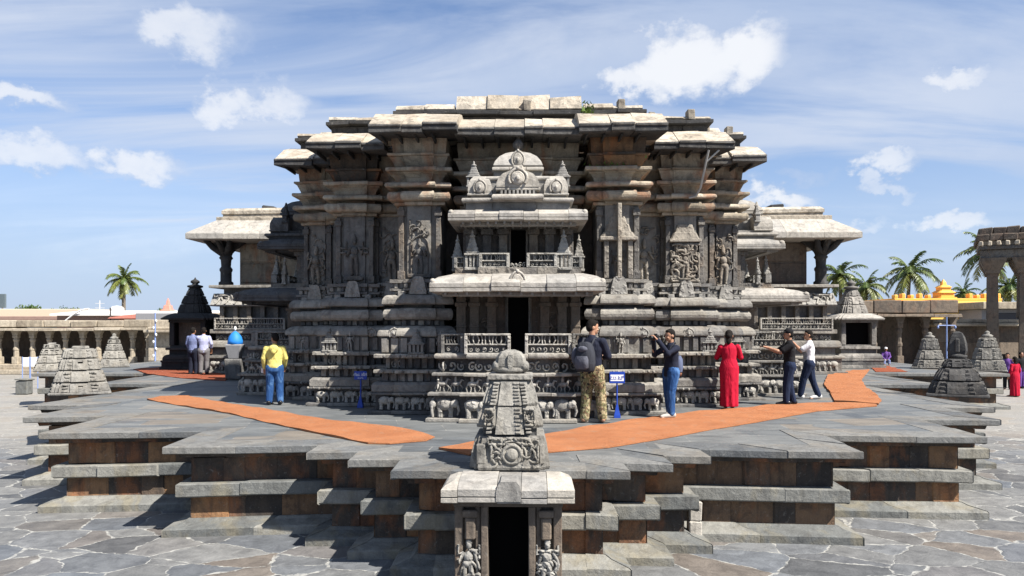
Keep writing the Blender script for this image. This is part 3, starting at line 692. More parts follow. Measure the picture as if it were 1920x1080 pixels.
    for i in range(n):
        a = cx - w/2 - .2 + (w + .4) * i / n; b = cx - w/2 - .2 + (w + .4) * (i + 1) / n; h = rg.uniform(6.55, 6.62) + ptop
        jj = rg.uniform(-.05, .05); t1, t2 = rg.uniform(-.025, .025), rg.uniform(-.025, .025)
        rf.rings([[(a, yy + jj, 6.352), (b, yy + jj, 6.352), (b, yy + d, 6.352), (a, yy + d, 6.352)], [(a, yy - .05 + jj, 6.40), (b, yy - .05 + jj, 6.40), (b, yy + d, 6.42), (a, yy + d, 6.42)],
                  [(a, yy - .02 + jj, 6.45 + t1), (b, yy - .02 + jj, 6.45 + t2), (b, yy + d, 6.46), (a, yy + d, 6.46)], [(a + .004, yy + .12 + jj, h - .07 + t1), (b - .004, yy + .12 + jj, h - .07 + t2), (b - .004, yy + d, h - .07), (a + .004, yy + d, h - .07)],
                  [(a + .03, yy + .42 + jj, h + t1), (b - .03, yy + .42 + jj, h + t2), (b, yy + d, h + .05), (a, yy + d, h + .05)]], rg.uniform(.3, .9))
    if seed % 2:
        rf.box(cx + .1, cx + .26, yy - .06, yy + .2, 6.36, 6.60, .1, .015, .01)
    rf.build('roof_slope', M['roof'], base_o)
    return base_o

make_bay(0.0, -4.55, 2.3, 0, 1, 'none', 3.0, eo=1.2, sideover=.1, pback=.35, ptop=.21)
for sd, kA, kB, kC in ((-1, 'panel', 'deity', 'dancer'), (1, 'tower', 'scroll', 'dancer')):
    make_bay(sd*2.02, -5.0, .86, sd, 2 + (sd > 0), kA, 2.6, pback=.75)
    make_bay(sd*2.85, -3.30, .9, sd, 4 + (sd > 0), 'dancer', 2.2, eo=.75, sideover=.0, dz=.012)
    make_bay(sd*3.68, -3.56, .84, sd, 6 + (sd > 0), kB, 2.6, dz=-.006)
    make_bay(sd*4.35, -2.2, .6, sd, 8 + (sd > 0), 'none', 2.2, eo=.85, sideover=.0, dz=.016)
    make_bay(sd*4.92, -2.15, .62, sd, 10 + (sd > 0), kC, 2.4, dz=-.014)
    # flank piers of the far half, seen past the side shrine
    make_bay(sd*4.75, 2.1, .9, sd, 12 + (sd > 0), 'none', 1.6, dz=-.02)
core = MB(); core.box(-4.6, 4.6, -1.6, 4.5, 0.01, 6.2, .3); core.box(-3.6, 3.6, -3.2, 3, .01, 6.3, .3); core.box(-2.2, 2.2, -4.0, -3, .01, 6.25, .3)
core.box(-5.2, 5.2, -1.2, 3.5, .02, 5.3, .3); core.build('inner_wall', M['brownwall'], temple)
rf = MB(); rf.box(-4.4, 4.4, -1.2, 4.6, 6.2, 6.62, .6, .1, .05); rf.box(-2.9, 2.9, -3.0, 3, 6.3, 6.70, .6, .1, .05); rf.build('roof_slope', M['roof'], temple)
# bent pipe on the right flank under the eave
pp = MB(); pp.tube([(3.98, -4.6, 5.42), (3.95, -4.5, 5.2), (3.9, -4.2, 4.7), (3.84, -4.05, 4.55), (3.7, -4.0, 4.52)], .025, .8, 7); pp.tube([(4.2, -4.6, 5.42), (3.96, -4.5, 5.2)], .02, .8, 6)
pp.build('drain_pipe', plain('grey_pipe', (.42, .42, .40), .6), temple)
tw = MB(); r_ = random.Random(3)
for _ in range(60):
    x, y, z = 2.0 + r_.gauss(0, .28), -5.2 + r_.gauss(0, .05), 4.90 + abs(r_.gauss(0, .06)); tw.add([(x, y, z), (x + r_.uniform(-.06, .06), y - .04, z + .05), (x + r_.uniform(-.06, .06), y - .03, z - .03)], [(0, 1, 2)])
for _ in range(90):
    x, y, z = 1.45 + r_.gauss(0, .05), -4.55 + r_.gauss(0, .05), 6.2 + abs(r_.gauss(0, .09)); tw.add([(x, y, z), (x + r_.uniform(-.07, .07), y - .04, z + .06), (x + r_.uniform(-.07, .07), y - .03, z - .02)], [(0, 1, 2)])
M['weed'] = plain('weed_green', (.10, .16, .03), .7); tw.build('weed_tuft', M['weed'], temple)

def rail(mb, x0, x1, y, z0, z1, rg, t=.8, carve=True):
    """low stone balustrade: frame, a carved lower band, slender bars or dancers above"""
    h = z1 - z0; mb.box(x0, x1, y - .07, y + .07, z1 - h*.10, z1, t, .01); mb.box(x0, x1, y - .07, y + .07, z0, z0 + h*.08, t, .01); mb.box(x0 + .005, x1 - .005, y - .055, y + .055, z0 + h*.44, z0 + h*.51, t, .008)
    for x in (x0 + .03, x1 - .03): mb.box(x - .03, x + .03, y - .074, y + .074, z0 + .001, z1 - h*.1, t, .008)
    mb.box(x0 + .06, x1 - .06, y + .02, y + .05, z0 + h*.08, z0 + h*.44, .1, .0)
    n = max(2, int((x1 - x0) / (h * .21)))
    for i in range(n):
        xx = x0 + .06 + (i + .5) * (x1 - x0 - .12) / n
        mb.tube([(xx + rg.uniform(-.02, .02), y - .01, z0 + h*.5), (xx + rg.uniform(-.035, .035), y - .02, z0 + h*.7), (xx, y - .01, z1 - h*.08)], h*.035, t, 4)
    frieze(mb, x0 + .07, x1 - .07, y - .02, z0 + h*.08, h*.36, 2, rg, 1, .85)

def make_niche(label=None):
    rg = random.Random(77); m = MB()
    def tier(hw, yf, prof, n=4, tint=.6, dpt=None): course(m, 0, hw*2, yf, (dpt or 2.4) , prof, n, rg, 1.0, tint, .010)
    for hw, yf, dz, cz in ((1.62, -6.78, 0, .0), (1.02, -6.95, .003, .0)):
        k = dz
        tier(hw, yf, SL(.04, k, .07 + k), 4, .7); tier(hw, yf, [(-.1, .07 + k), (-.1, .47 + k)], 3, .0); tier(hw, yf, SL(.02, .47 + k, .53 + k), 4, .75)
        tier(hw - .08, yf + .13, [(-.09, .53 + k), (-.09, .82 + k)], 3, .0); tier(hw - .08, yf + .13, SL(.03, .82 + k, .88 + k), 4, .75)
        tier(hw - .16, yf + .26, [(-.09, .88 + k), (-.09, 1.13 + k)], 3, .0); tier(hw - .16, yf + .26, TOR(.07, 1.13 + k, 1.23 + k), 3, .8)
    base = m.build('car_shrine', M['stone'], temple)
    fz = MB()
    for face in range(3):
        fz.T = Matrix.Identity(4) if face == 0 else Matrix.Rotation(R(90) * (1 if face == 1 else -1), 4, 'Z')
        dr = 1 if face != 1 else -1
        if face == 0:
            for x0, x1, o in ((-1.6, -1.04, 0), (-1.0, 1.0, -.17), (1.04, 1.6, 0)):
                frieze(fz, x0, x1, -6.70 + o, .075, .385, 0, rg, dr); frieze(fz, x0*.96, x1*.96, -6.58 + o, .535, .29, 1, rg, dr); frieze(fz, x0*.92, x1*.92, -6.45 + o, .885, .24, 2, rg, dr)
        else:
            sg = 1 if face == 1 else -1
            fz.T = Matrix.Translation((sg * 1.62, 0, 0)) @ Matrix.Rotation(R(90) * sg, 4, 'Z')
            a, b = (-6.75, -4.5) if sg > 0 else (4.5, 6.75)
            frieze(fz, a, b, .08, .075, .385, 0, rg, dr); frieze(fz, a + .1, b - .1, .16, .535, .29, 1, rg, dr); frieze(fz, a + .1, b - .1, .25, .885, .24, 2, rg, dr)
    fz.build('animal_frieze', M['carved'], base)
    for x0, x1, y in ((-.98, -.13, -6.62), (.13, .98, -6.62), (-1.42, -1.0, -6.46), (1.0, 1.42, -6.46)):
        b = MB(); rail(b, x0, x1, y, 1.215, 1.60, rg, .9 if abs(x0 + x1) < 1.3 else .3); b.build('balustrade', M['carved'], base)
    for sg in (-1, 1):
        b = MB(); b.T = Matrix.Translation((sg*1.42, 0, 0)) @ Matrix.Rotation(R(90) * sg, 4, 'Z'); a = (-6.4, -5.5) if sg > 0 else (5.5, 6.4); rail(b, a[0], a[1], 0, 1.215, 1.60, rg, .5); b.build('balustrade', M['carved'], base)
    # lower cell
    c = MB(); yw = -5.55
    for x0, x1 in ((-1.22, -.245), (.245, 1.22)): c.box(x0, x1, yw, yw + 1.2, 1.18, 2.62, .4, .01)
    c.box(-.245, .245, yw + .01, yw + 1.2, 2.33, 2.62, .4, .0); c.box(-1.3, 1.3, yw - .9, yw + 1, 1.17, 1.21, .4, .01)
    for x in (-1.12, -.86, -.52, .52, .86, 1.12):
        c.box(x - .09, x + .09, yw - .12, yw + .02, 1.21, 2.36, .5, .012); c.box(x - .12, x + .12, yw - .15, yw + .02, 1.21, 1.36, .5, .012); c.box(x - .12, x + .12, yw - .16, yw + .02, 2.12, 2.2, .5, .012); c.box(x - .14, x + .14, yw - .2, yw + .02, 2.36, 2.46, .5, .012)
        c.box(x - .1, x + .1, yw - .13, yw, 1.7, 1.75, .5, .01)
    for x in (-.7, .7): scrolls(c, x - .13, x + .13, yw - .02, 1.25, 2.0, 16, rg, .02, .6)
    c.box(-1.35, 1.35, yw - .22, yw + .6, 2.46, 2.56, .4, .01)
    c.build('cell_wall', M['brownwall'], base)
    def door(hw, y, z0, z1, jamb):
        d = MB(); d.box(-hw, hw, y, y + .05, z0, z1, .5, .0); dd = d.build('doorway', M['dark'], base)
        j = MB()
        for sg in (-1, 1): j.box(sg*(hw + jamb/2) - jamb/2, sg*(hw + jamb/2) + jamb/2, y - .16, y + .05, z0, z1, .6, .01); j.box(sg*(hw + jamb*.3) - jamb*.2, sg*(hw + jamb*.3) + jamb*.2, y - .20, y - .14, z0, z1, .6, .008)
        j.box(-hw - jamb, hw + jamb, y - .18, y + .05, z1, z1 + .07, .6, .01)
        return j
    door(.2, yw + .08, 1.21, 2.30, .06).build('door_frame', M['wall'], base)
    # lower eave: pale curved slabs
    def eave(hw, yo, z, thick, rise, run, name, kud, back=-4.6, seg=6):
        e = MB(); cuts = [-hw + 2*hw*(q + (rg.uniform(-.25, .25) if 0 < q < seg else 0)) / seg for q in range(seg + 1)]
        for i, (a, b) in enumerate(zip(cuts, cuts[1:])):
            jz = rg.uniform(-.012, .012); jy = rg.uniform(-.02, .02); t = rg.uniform(.4, 1); first, last = i == 0, i == seg - 1
            rs = []
            for o, zz in ((.05, 0), (.0, .012), (.0, thick*.45), (.03, thick*.5), (.0, thick*.55), (.0, thick), (run*.12, thick + rise*.3), (run*.4, thick + rise*.65), (run, thick + rise), (run + .02, thick + rise - .03)):
                fo = .55*o
                rs.append([((a + fo) if first else a + .003, yo + o + jy, z + zz + jz), ((b - fo) if last else b - .003, yo + o + jy, z + zz + jz), ((b - fo) if last else b - .003, back, z + zz + jz), ((a + fo) if first else a + .003, back, z + zz + jz)])
            e.rings(rs, t)
        for sg in (-1, 1):
            e.ell((sg*(hw - .05), yo + .08, z + thick + .03), (.06, .08, .06), .9, 7, 5)
        if kud: kudu(e, 0, yo + .10, z + thick*.3, *kud, .9)
        e.box(-hw + .2, hw - .2, yo + .25, yo + .4, z - .07, z + .01, .3, .01)
        for q in range(14): e.box(-hw + .25 + q*(2*hw - .5)/13.5, -hw + .29 + q*(2*hw - .5)/13.5, yo + .1, yw, z - .05, z + .02, .3, .0)
        return e.build(name, M['eave'], base)
    eave(1.58, -6.93, 2.35, .16, .20, .62, 'lower_eave', (.28, .34))
    # upper stage
    u = MB(); course(u, 0, 2.5, -6.15, 1.4, SL(.0, 2.66, 2.74), 3, rg, 1, .7); course(u, 0, 2.4, -6.1, 1.4, [(.0, 2.74), (.0, 2.84)], 3, rg, 1, .5); course(u, 0, 1.5, -6.2, 1.4, SL(.0, 2.665, 2.842), 3, rg, 1, .7)
    yu = -5.35
    for x0, x1 in ((-1.1, -.19), (.19, 1.1)): u.box(x0, x1, yu, yu + 1, 2.8, 3.86, .4, .01)
    u.box(-.19, .19, yu + .01, yu + 1, 3.7, 3.86, .4, .0)
    for x in (-.95, -.62, -.3, .3, .62, .95):
        u.box(x - .085, x + .085, yu - .14, yu + .01, 2.84, 3.55, .75 if abs(x) < .4 else .4, .012); u.box(x - .12, x + .12, yu - .2, yu + .01, 3.55, 3.66, .5, .012)
    u.box(-1.2, 1.2, yu - .3, yu + .5, 3.66, 3.75, .4, .01)
    u.build('upper_stage', M['wall'], base)
    door(.15, yu + .06, 2.84, 3.68, .05).build('door_frame', M['wall'], base)
    b = MB(); rail(b, -.74, -.16, -6.12, 2.842, 3.12, rg, .85); b.build('balustrade', M['carved'], base)
    b = MB(); rail(b, .16, .74, -6.12, 2.842, 3.12, rg, .85); b.build('balustrade', M['carved'], base)
    b = MB(); frieze(b, -.16, .16, -6.12, 2.84, .13, 2, rg); b.build('carved_motif', M['carved'], base)
    for sg in (-1, 1):
        b = MB(); rail(b, min(sg*1.22, sg*.98), max(sg*1.22, sg*.98), -6.02, 2.842, 3.06, rg, .5); b.build('balustrade', M['carved'], base)
        tt = MB(); turret(tt, sg*.87, -6.06, 2.80, .27, .78, .75, rg); tt.build('corner_turret', M['carved'], base)
        tt = MB(); turret(tt, sg*1.18, -5.75, 2.80, .2, .72, .7, rg); tt.build('corner_turret', M['carved'], base)
    eave(1.30, -6.42, 3.70, .13, .15, .42, 'upper_eave', None)
    # tower
    t = MB(); yc = -5.62
    def ts(hw, hy, prof, tint, n=3): course(t, 0, hw*2, yc - hy, hy*2, prof, n, rg, 1.0, tint, .008)
    ts(.98, .62, [(0, 3.9), (0, 4.06)], .2); ts(1.0, .66, TOR(.05, 4.06, 4.14), .8); ts(.9, .56, [(0, 4.14), (0, 4.22)], .15)
    for sg in (-1, 1):
        t.T = Matrix.Translation((sg*.72, yc - .42, 4.20)); t.box(-.24, .24, -.2, .3, 0, .04, .7, .01); t.rings([[(-.22*q, -.16*q, z), (.22*q, -.16*q, z), (.22*q, .3, z), (-.22*q, .3, z)] for q, z in ((1, .04), (1.04, .1), (1, .2), (.85, .3), (.55, .38))], .75)
        t.T = Matrix.Identity(4); kudu(t, sg*.72, yc - .62, 4.24, .24, .26, .75); turret(t, sg*.86, yc - .2, 4.42, .26, .52, .4)
    ts(.36, .74, TOR(.12, 4.08, 4.19), .9, 1); ts(.36, .70, [(0, 4.19), (0, 4.27)], .1, 1); ts(.38, .74, SL(.03, 4.27, 4.33), .9, 1)
    t.rings([[(-q, yc - .78, z), (q, yc - .78, z), (q, yc, z), (-q, yc, z)] for q, z in ((.40, 4.33), (.40, 4.40), (.36, 4.5), (.28, 4.58), (.16, 4.63))], .95)
    kudu(t, 0, yc - .80, 4.36, .34, .32, .95)
    for k in range(9): t.box(-.32 + k*.075, -.28 + k*.075, yc - .80, yc - .68, 4.195, 4.265, .3, .0)
    ts(.62, .5, [(0, 4.22), (0, 4.5)], .25); ts(.58, .52, TOR(.03, 4.5, 4.58), .75)
    ts(.46, .4, [(0, 4.58), (0, 4.70)], .1); ts(.46, .46, SL(.03, 4.70, 4.76), .85); t.box(-.1, .1, yc - .56, yc - .3, 4.56, 4.78, .95, .02)
    t.rings([[(-q, yc - q*1.02, z), (q, yc - q*1.02, z), (q, yc + q, z), (-q, yc + q, z)] for q, z in ((.44, 4.76), (.47, 4.80), (.44, 4.88), (.36, 4.99), (.24, 5.08), (.12, 5.13), (.02, 5.14))], .55)
    kudu(t, 0, yc - .47, 4.78, .24, .3, .9)
    t.build('shrine_tower', M['eave'], base)
    fn = MB(); fn.lathe([(.09, 0), (.11, .03), (.05, .07), (.10, .12), (.11, .2), (.05, .28), (.03, .31), (.045, .35), (.005, .42)], (0, yc, 5.12), 10, .3); fn.build('finial', M['wall'], base)
    return base
M['slate'] = stone('shaded_bare_slate', (.15, .155, .165), (.10, .104, .112), (.22, .22, .22), (.18, .15, .11), .3, .4, .5)  # unplastered slate, darkened to carry the left shrine's shade in its colour
nW = make_niche()
for sg in (-1, 1):
    q = copy_tree(nW, temple); q.rotation_euler = (0, 0, R(-90) * -sg) if False else (0, 0, R(90) * sg)
    q.location = (sg * .30, 0, -.004 * (1.5 + sg))
    # left one: bare dark stone, with the shade it stands in put into its colour
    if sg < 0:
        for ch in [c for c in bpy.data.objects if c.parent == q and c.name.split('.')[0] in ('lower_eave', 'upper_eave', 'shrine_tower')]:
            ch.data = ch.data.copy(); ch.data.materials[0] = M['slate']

# ------------------------------------------------------------------ the hall behind
def hall():
    rg = random.Random(5)
    h = MB()
    def c(hw, yf, prof, n=9, tint=.6, d=12): course(h, 0, hw*2, yf, d, prof, n, rg, 1.0, tint, .01)
    c(11.6, 6.6, SL(.05, .0, .1)); c(11.5, 6.7, [(0, .1), (0, .55)], 8, .5); c(11.55, 6.65, SL(.04, .55, .64), 9, .8); c(11.3, 6.8, [(0, .64), (0, .95)], 9, .4); c(11.4, 6.75, KAP(.1, 0, .95, 1.2), 9, .7)
    c(11.2, 6.9, [(0, 1.2), (0, 1.45)], 9, .4); c(11.3, 6.8, SL(.06, 1.45, 1.6), 9, .8)
    c(11.1, 7.1, [(0, 1.6), (0, 2.45)], 9, .15); c(11.0, 7.15, [(0, 2.9), (0, 3.12)], 9, .5); c(11.3, 6.8, SL(.1, 3.12, 3.22), 9, .9)
    base = h.build('hall_plinth', M['stone'], temple)
    fz = MB(); 
    for sg in (-1, 1):
        frieze(fz, min(sg*11.4, sg*6.5), max(sg*11.4, sg*6.5), 6.68, .12, .40, 0, rg, -sg)
        frieze(fz, min(sg*11.2, sg*6.5), max(sg*11.2, sg*6.5), 6.86, 1.21, .22, 2, rg, -sg)
    fz.build('animal_frieze', M['carved'], base)
    for sg in (-1, 1):
        s = MB(); a, b = sorted((sg*11.35, sg*6.0))
        s.rings([[(a, 6.75, 2.45), (b, 6.75, 2.45), (b, 7.4, 2.45), (a, 7.4, 2.45)], [(a, 6.72, 2.50), (b, 6.72, 2.50), (b, 7.4, 2.5), (a, 7.4, 2.5)], [(a, 7.05, 2.92), (b, 7.05, 2.92), (b, 7.4, 2.92), (a, 7.4, 2.92)]], .7)
        scrolls(s, a + .1, b - .1, 6.86, 2.55, 2.85, 90, rg, .035, .9)
        for k in range(int((b - a) / .34)): s.tube([(a + .2 + k*.34, 6.72, 2.52), (a + .3 + k*.34, 6.85, 2.72), (a + .18 + k*.34, 6.98, 2.9)], .04, .85, 5)
        s.build('sloping_seat_back', M['carved'], base)
    for sg in (-1, 1):
        b = MB(); rail(b, min(sg*11.2, sg*8.6), max(sg*11.2, sg*8.6), 6.78, 1.6, 2.02, rg, .9); b.build('balustrade', M['carved'], base)
        p = MB()
        for k in range(9): p.box(sg*(11.0 - k*.5) - .08, sg*(11.0 - k*.5) + .08, 6.92, 7.12, 1.6, 2.45, .5, .01)
        p.build('short_pillar', M['wall'], base)
        w = MB()
        xs = (sg*10.55, sg*4.5); w.box(min(xs), max(xs), 7.5, 17, 3.2, 5.0, .5, .01)
        for k in range(2): w.box(min(sg*10.5, sg*9.0) - .03 * k, max(sg*10.5, sg*9.0), 7.44, 7.5, 3.35 + k*.78, 4.05 + k*.75, .3 + .3*k, .02, .01)
        w.build('upper_wall', M['brownwall'] if sg > 0 else M['warm'], base)
        for y in (7.2, 10.5):
            cl = MB(); cl.lathe([(.26, 0), (.26, .12), (.2, .16), (.2, .5), (.23, .55), (.23, .62), (.17, .7), (.19, .95), (.25, 1.02), (.2, 1.1), (.24, 1.2), (.34, 1.32), (.3, 1.36)], (sg*10.95, y, 3.22), 14, .4)
            for a in range(4): cl.T = Matrix.Translation((sg*10.95, y, 4.5)) @ Matrix.Rotation(a*math.pi/2, 4, 'Z'); cl.rings([[(-.1, -.75 + q*.5, .0 + q*.0 + zz), (.1, -.75 + q*.5, zz), (.1, .0, zz), (-.1, .0, zz)] for q, zz in ((1, .0), (.6, .12), (.35, .2), (.0, .34), (.0, .42))], .3)
            cl.build('column', M['edge'], base)
        # raking struts with figures under the eave
        st = MB()
        for k in range(3): st.tube([(sg*(10.95 + k*.02), 7.1, 4.3 + k*.03), (sg*(11.25 - k*.3), 6.75, 4.6), (sg*(11.45 - k*.45), 6.5, 4.86)], [.10, .12, .08], .3, 6)
        st.build('bracket', M['edge'], base)
    e = MB(); rg2 = random.Random(9)
    n = 18
    for i in range(n):
        a, b = -11.95 + 23.9*i/n, -11.95 + 23.9*(i+1)/n; jz = rg2.uniform(-.012, .012)
        f, l = i == 0, i == n - 1
        rs = [[(a + (o if f else .004), 6.05 + o, z + jz), (b - (o if l else .004), 6.05 + o, z + jz), (b - (o if l else .004), 18, z + jz), (a + (o if f else .004), 18, z + jz)] for o, z in ((.05, 4.82), (0, 4.84), (0, 5.02), (.03, 5.06), (.14, 5.14), (.80, 5.60), (.85, 5.58))]
        e.rings(rs, rg2.uniform(.4, .95))
    e.build('eave', M['eave'], base)
    r = MB(); course(r, 0, 22.2, 6.95, 10, SL(.1, 5.55, 5.72), 14, rg2, 1, .4, .02); course(r, 0, 21.9, 7.05, 10, [(.02, 5.72), (.02, 5.84), (.06, 5.86), (.06, 5.98), (-.06, 6.08)], 12, rg2, 1, .7, .03)
    r.build('roof_parapet', M['roof'], base)
    r = MB()
    for sg in (-1, 1): r.box(sg*9.4 - .25, sg*9.4 + .25, 7.3, 7.9, 6.05, 6.2, .2, .04, .03)
    r.build('roof_stone', M['edge'], base)
    # narrower linking block between star and hall
    k = MB()
    course(k, 0, 13.6, 3.6, 4, [(0, .0), (0, 4.9)], 6, rg2, 1, .4, .02); course(k, 0, 13.8, 3.4, 4, [(.5, 5.22), (.52, 5.24), (.52, 5.36), (.5, 5.38)], 9, rg2, 1, .3, .02)
    course(k, 0, 13.4, 3.7, 4, [(.4, 5.38), (-.2, 5.7), (-.2, 6.0)], 9, rg2, 1, .8, .02)
    for sg in (-1, 1): k.rings([[(sg*6.2 - q, 3.4 - q, z), (sg*6.2 + q, 3.4 - q, z), (sg*6.2 + q, 3.6 + q, z), (sg*6.2 - q, 3.6 + q, z)] for q, z in ((.35, 5.7), (.5, 5.74), (.5, 5.86), (.3, 6.1), (.1, 6.2))], .8)
    k.build('linking_block', M['roof'], base)
hall()
# ------------------------------------------------------------------ small shrines and tower stubs round the platform
def plus(a, z, r=.74, ay=None):
    b = ay or a; q = r; k = .5 * (1 + r)
    return [(x*a, y*b, z) for x, y in ((-q, -1), (q, -1), (q, -k), (k, -k), (k, -q), (1, -q), (1, q), (k, q), (k, k), (q, k), (q, 1), (-q, 1), (-q, k), (-k, k), (-k, q), (-1, q), (-1, -q), (-k, -q), (-k, -k), (-q, -k))]

def tower_tiers(mb, levels, rng, rib=.0, holes=True, lean=0.0, tint=.6):
    """levels: (z0, z1, half0, half1); each a block with cut corners, a raised middle rib and small niches"""
    for i, (z0, z1, a0, a1) in enumerate(levels):
        t = min(1, tint + rng.uniform(-.15, .2)); m = (z0 + z1) / 2; am = (a0 + a1) / 2 + (a0 - a1) * .12
        dx, dy = rng.uniform(-.012, .012), rng.uniform(-.012, .012)
        rs = [[(x + dx, y + dy + lean * (zz - levels[0][0]), zz) for x, y, zz in plus(a, z)] for a, z in ((a0*.97, z0), (a0, z0 + .02), (am, m), (a1*1.02, z1 - .03), (a1*.95, z1))]
        mb.rings(rs, t)
        if rib:
            for ang in range(4):
                T0 = mb.T; mb.T = T0 @ Matrix.Rotation(ang*math.pi/2, 4, 'Z')
                rw = rib * a0; o = .035
                mb.rings([[(-rw, -a - o, z), (rw, -a - o, z), (rw, -a*.6, z), (-rw, -a*.6, z)] for a, z in ((a0, z0 + .015), (am, m), (a1, z1 - .015))], min(1, t + .1))
                for sg in (-1, 1):
                    x = sg * (rw + a0*.70) / 2 * 1.02
                    nt = 3
                    for k in range(nt):      # knobbed little ribs on either side
                        zz = z0 + (z1 - z0) * (k + .5) / nt; aa = a0 + (a1 - a0) * (k + .5) / nt
                        mb.box(x*aa/a0 - .045*a0/.45, x*aa/a0 + .045*a0/.45, -aa - .03, -aa + .05, zz - (z1 - z0)*.11, zz + (z1 - z0)*.10, min(1, t + .1), .012, .006, rng)
                mb.T = T0

def stub(label, px, py, w0, h, levels, seed, m='tower', top=None, rz=0.0, grp='weathered tower stubs round the platform edge', name='tower_stub', basew=None, Y=None):
    X, Yg = onplane(px, py, PZ); r_ = math.hypot(X, Yg); k_ = 1 + w0*1.05/r_
    rg = random.Random(seed); root = thing(name, label, 'tower', (X*k_, Yg*k_, PZ), math.atan2(-X, Yg), grp)
    b = MB(); lv = []; n = len(levels) - 1
    for i in range(n):
        (f0, a0), (f1, a1) = levels[i], levels[i+1]; lv.append((f0*h + (.018 if i else .06), f1*h, a0*w0, (a1 + (a0 - a1)*.18)*w0))
    tower_tiers(b, lv, rg, .34, tint=.6); b.box(-w0*1.08, w0*1.08, -w0*1.08, w0*1.08, 0, .075, .5, .02, .01, rg)
    for (f0, a0) in levels[1:-1]:
        b.sq([(a0*w0*.80, -.03), (a0*w0*.80, .05)], (0, 0, f0*h), .1)
    b.build('tiered_body', M[m], root)
    k = MB()
    for f, s in ((.16, .55), (.45, .5), (.72, .42)):
        for x in (-.0, ):
            pass
    for i in range(n):
        f0, a0 = levels[i]; f1, a1 = levels[i+1]
        for x in ((-.62, .62) if i % 2 else (-.6, .02, .6)):
            aa = (a0*.35 + a1*.65)*w0; sl = MB(); sl.box(x*aa - .055, x*aa + .055, -aa - (.052 if abs(x) < .3 else .012), -aa + .03, (f0*.3 + f1*.7)*h - .035, (f0*.3 + f1*.7)*h + .02, .5, .004); sl.build('slot_shade', M['dark'], root)  # near-black boxes on the face paint the shadow of recessed slots
    if top: top(root, levels[-1][1]*w0, h, m, rg)
    return root
def flat_top(root, a, h, m, rg):
    b = MB(); b.box(-a*.55, a*.6, -a*.4, a*.5, h, h + .06, .6, .02, .02, rg); b.build('broken_top', M[m], root)
def knob_top(root, a, h, m, rg):
    b = MB(); b.lathe([(a*.5, 0), (a*.85, .03), (a*.9, .09), (a*.6, .13), (a*.35, .15), (a*.45, .2), (a*.3, .25), (.02, .27)], (0, 0, h - .01), 12, .6); b.build('finial', M[m], root)
def statue_top(root, a, h, m, rg):
    b = MB(); b.lathe([(a*.6, 0), (a*1.05, .03), (a*1.1, .09), (a*.7, .13)], (0, 0, h - .01), 12, .4); b.build('cushion', M[m], root)
    s = MB(); s.rings([[(x*q, y*q*.7, h + z) for x, y in ((-.16, -.16), (.16, -.16), (.2, 0), (.16, .16), (-.16, .16), (-.2, 0))] for q, z in ((1.0, .11), (1.12, .2), (1.05, .38), (.8, .55), (.55, .64), (.15, .68))], .4)
    s.box(-.05, .05, -.16, -.08, h + .15, h + .5, .6, .02); s.build('worn_statue', M[m], root)
LV = [(0, 1.0), (.26, .88), (.52, .72), (.78, .60), (1, .50)]
stub('broad pale tower stub, flat topped, on the left side of the platform', 150, 741, .64, 1.15, LV, 1, 'tower', flat_top)
stub('smaller pale tower stub behind the broad one at the far left', 97, 697, .56, 1.02, [(0, 1.0), (.3, .84), (.6, .62), (.85, .45), (1, .4)], 2, 'tower', flat_top)
stub('slim pale tower stub with a knob, standing before the left colonnade', 214, 689, .54, 1.15, [(0, 1.0), (.3, .78), (.6, .55), (.85, .40), (1, .34)], 3, 'tower', knob_top)
stub('big blackened tower stub with a worn statue on top, right side of the platform', 1795, 745, .62, .92, [(0, 1.0), (.4, .80), (.75, .52), (1, .32)], 4, 'edge', statue_top)
stub('squat striped tower stub behind the blackened one, towards the middle', 1743, 692, .60, 1.22, [(0, 1.0), (.3, .8), (.62, .56), (1, .36)], 5, 'tower', knob_top)
stub('pale tower stub with a round cushion top, near the right pavilion pillar', 1851, 697, .60, 1.28, [(0, 1.0), (.34, .8), (.7, .56), (1, .36)], 6, 'tower', knob_top)

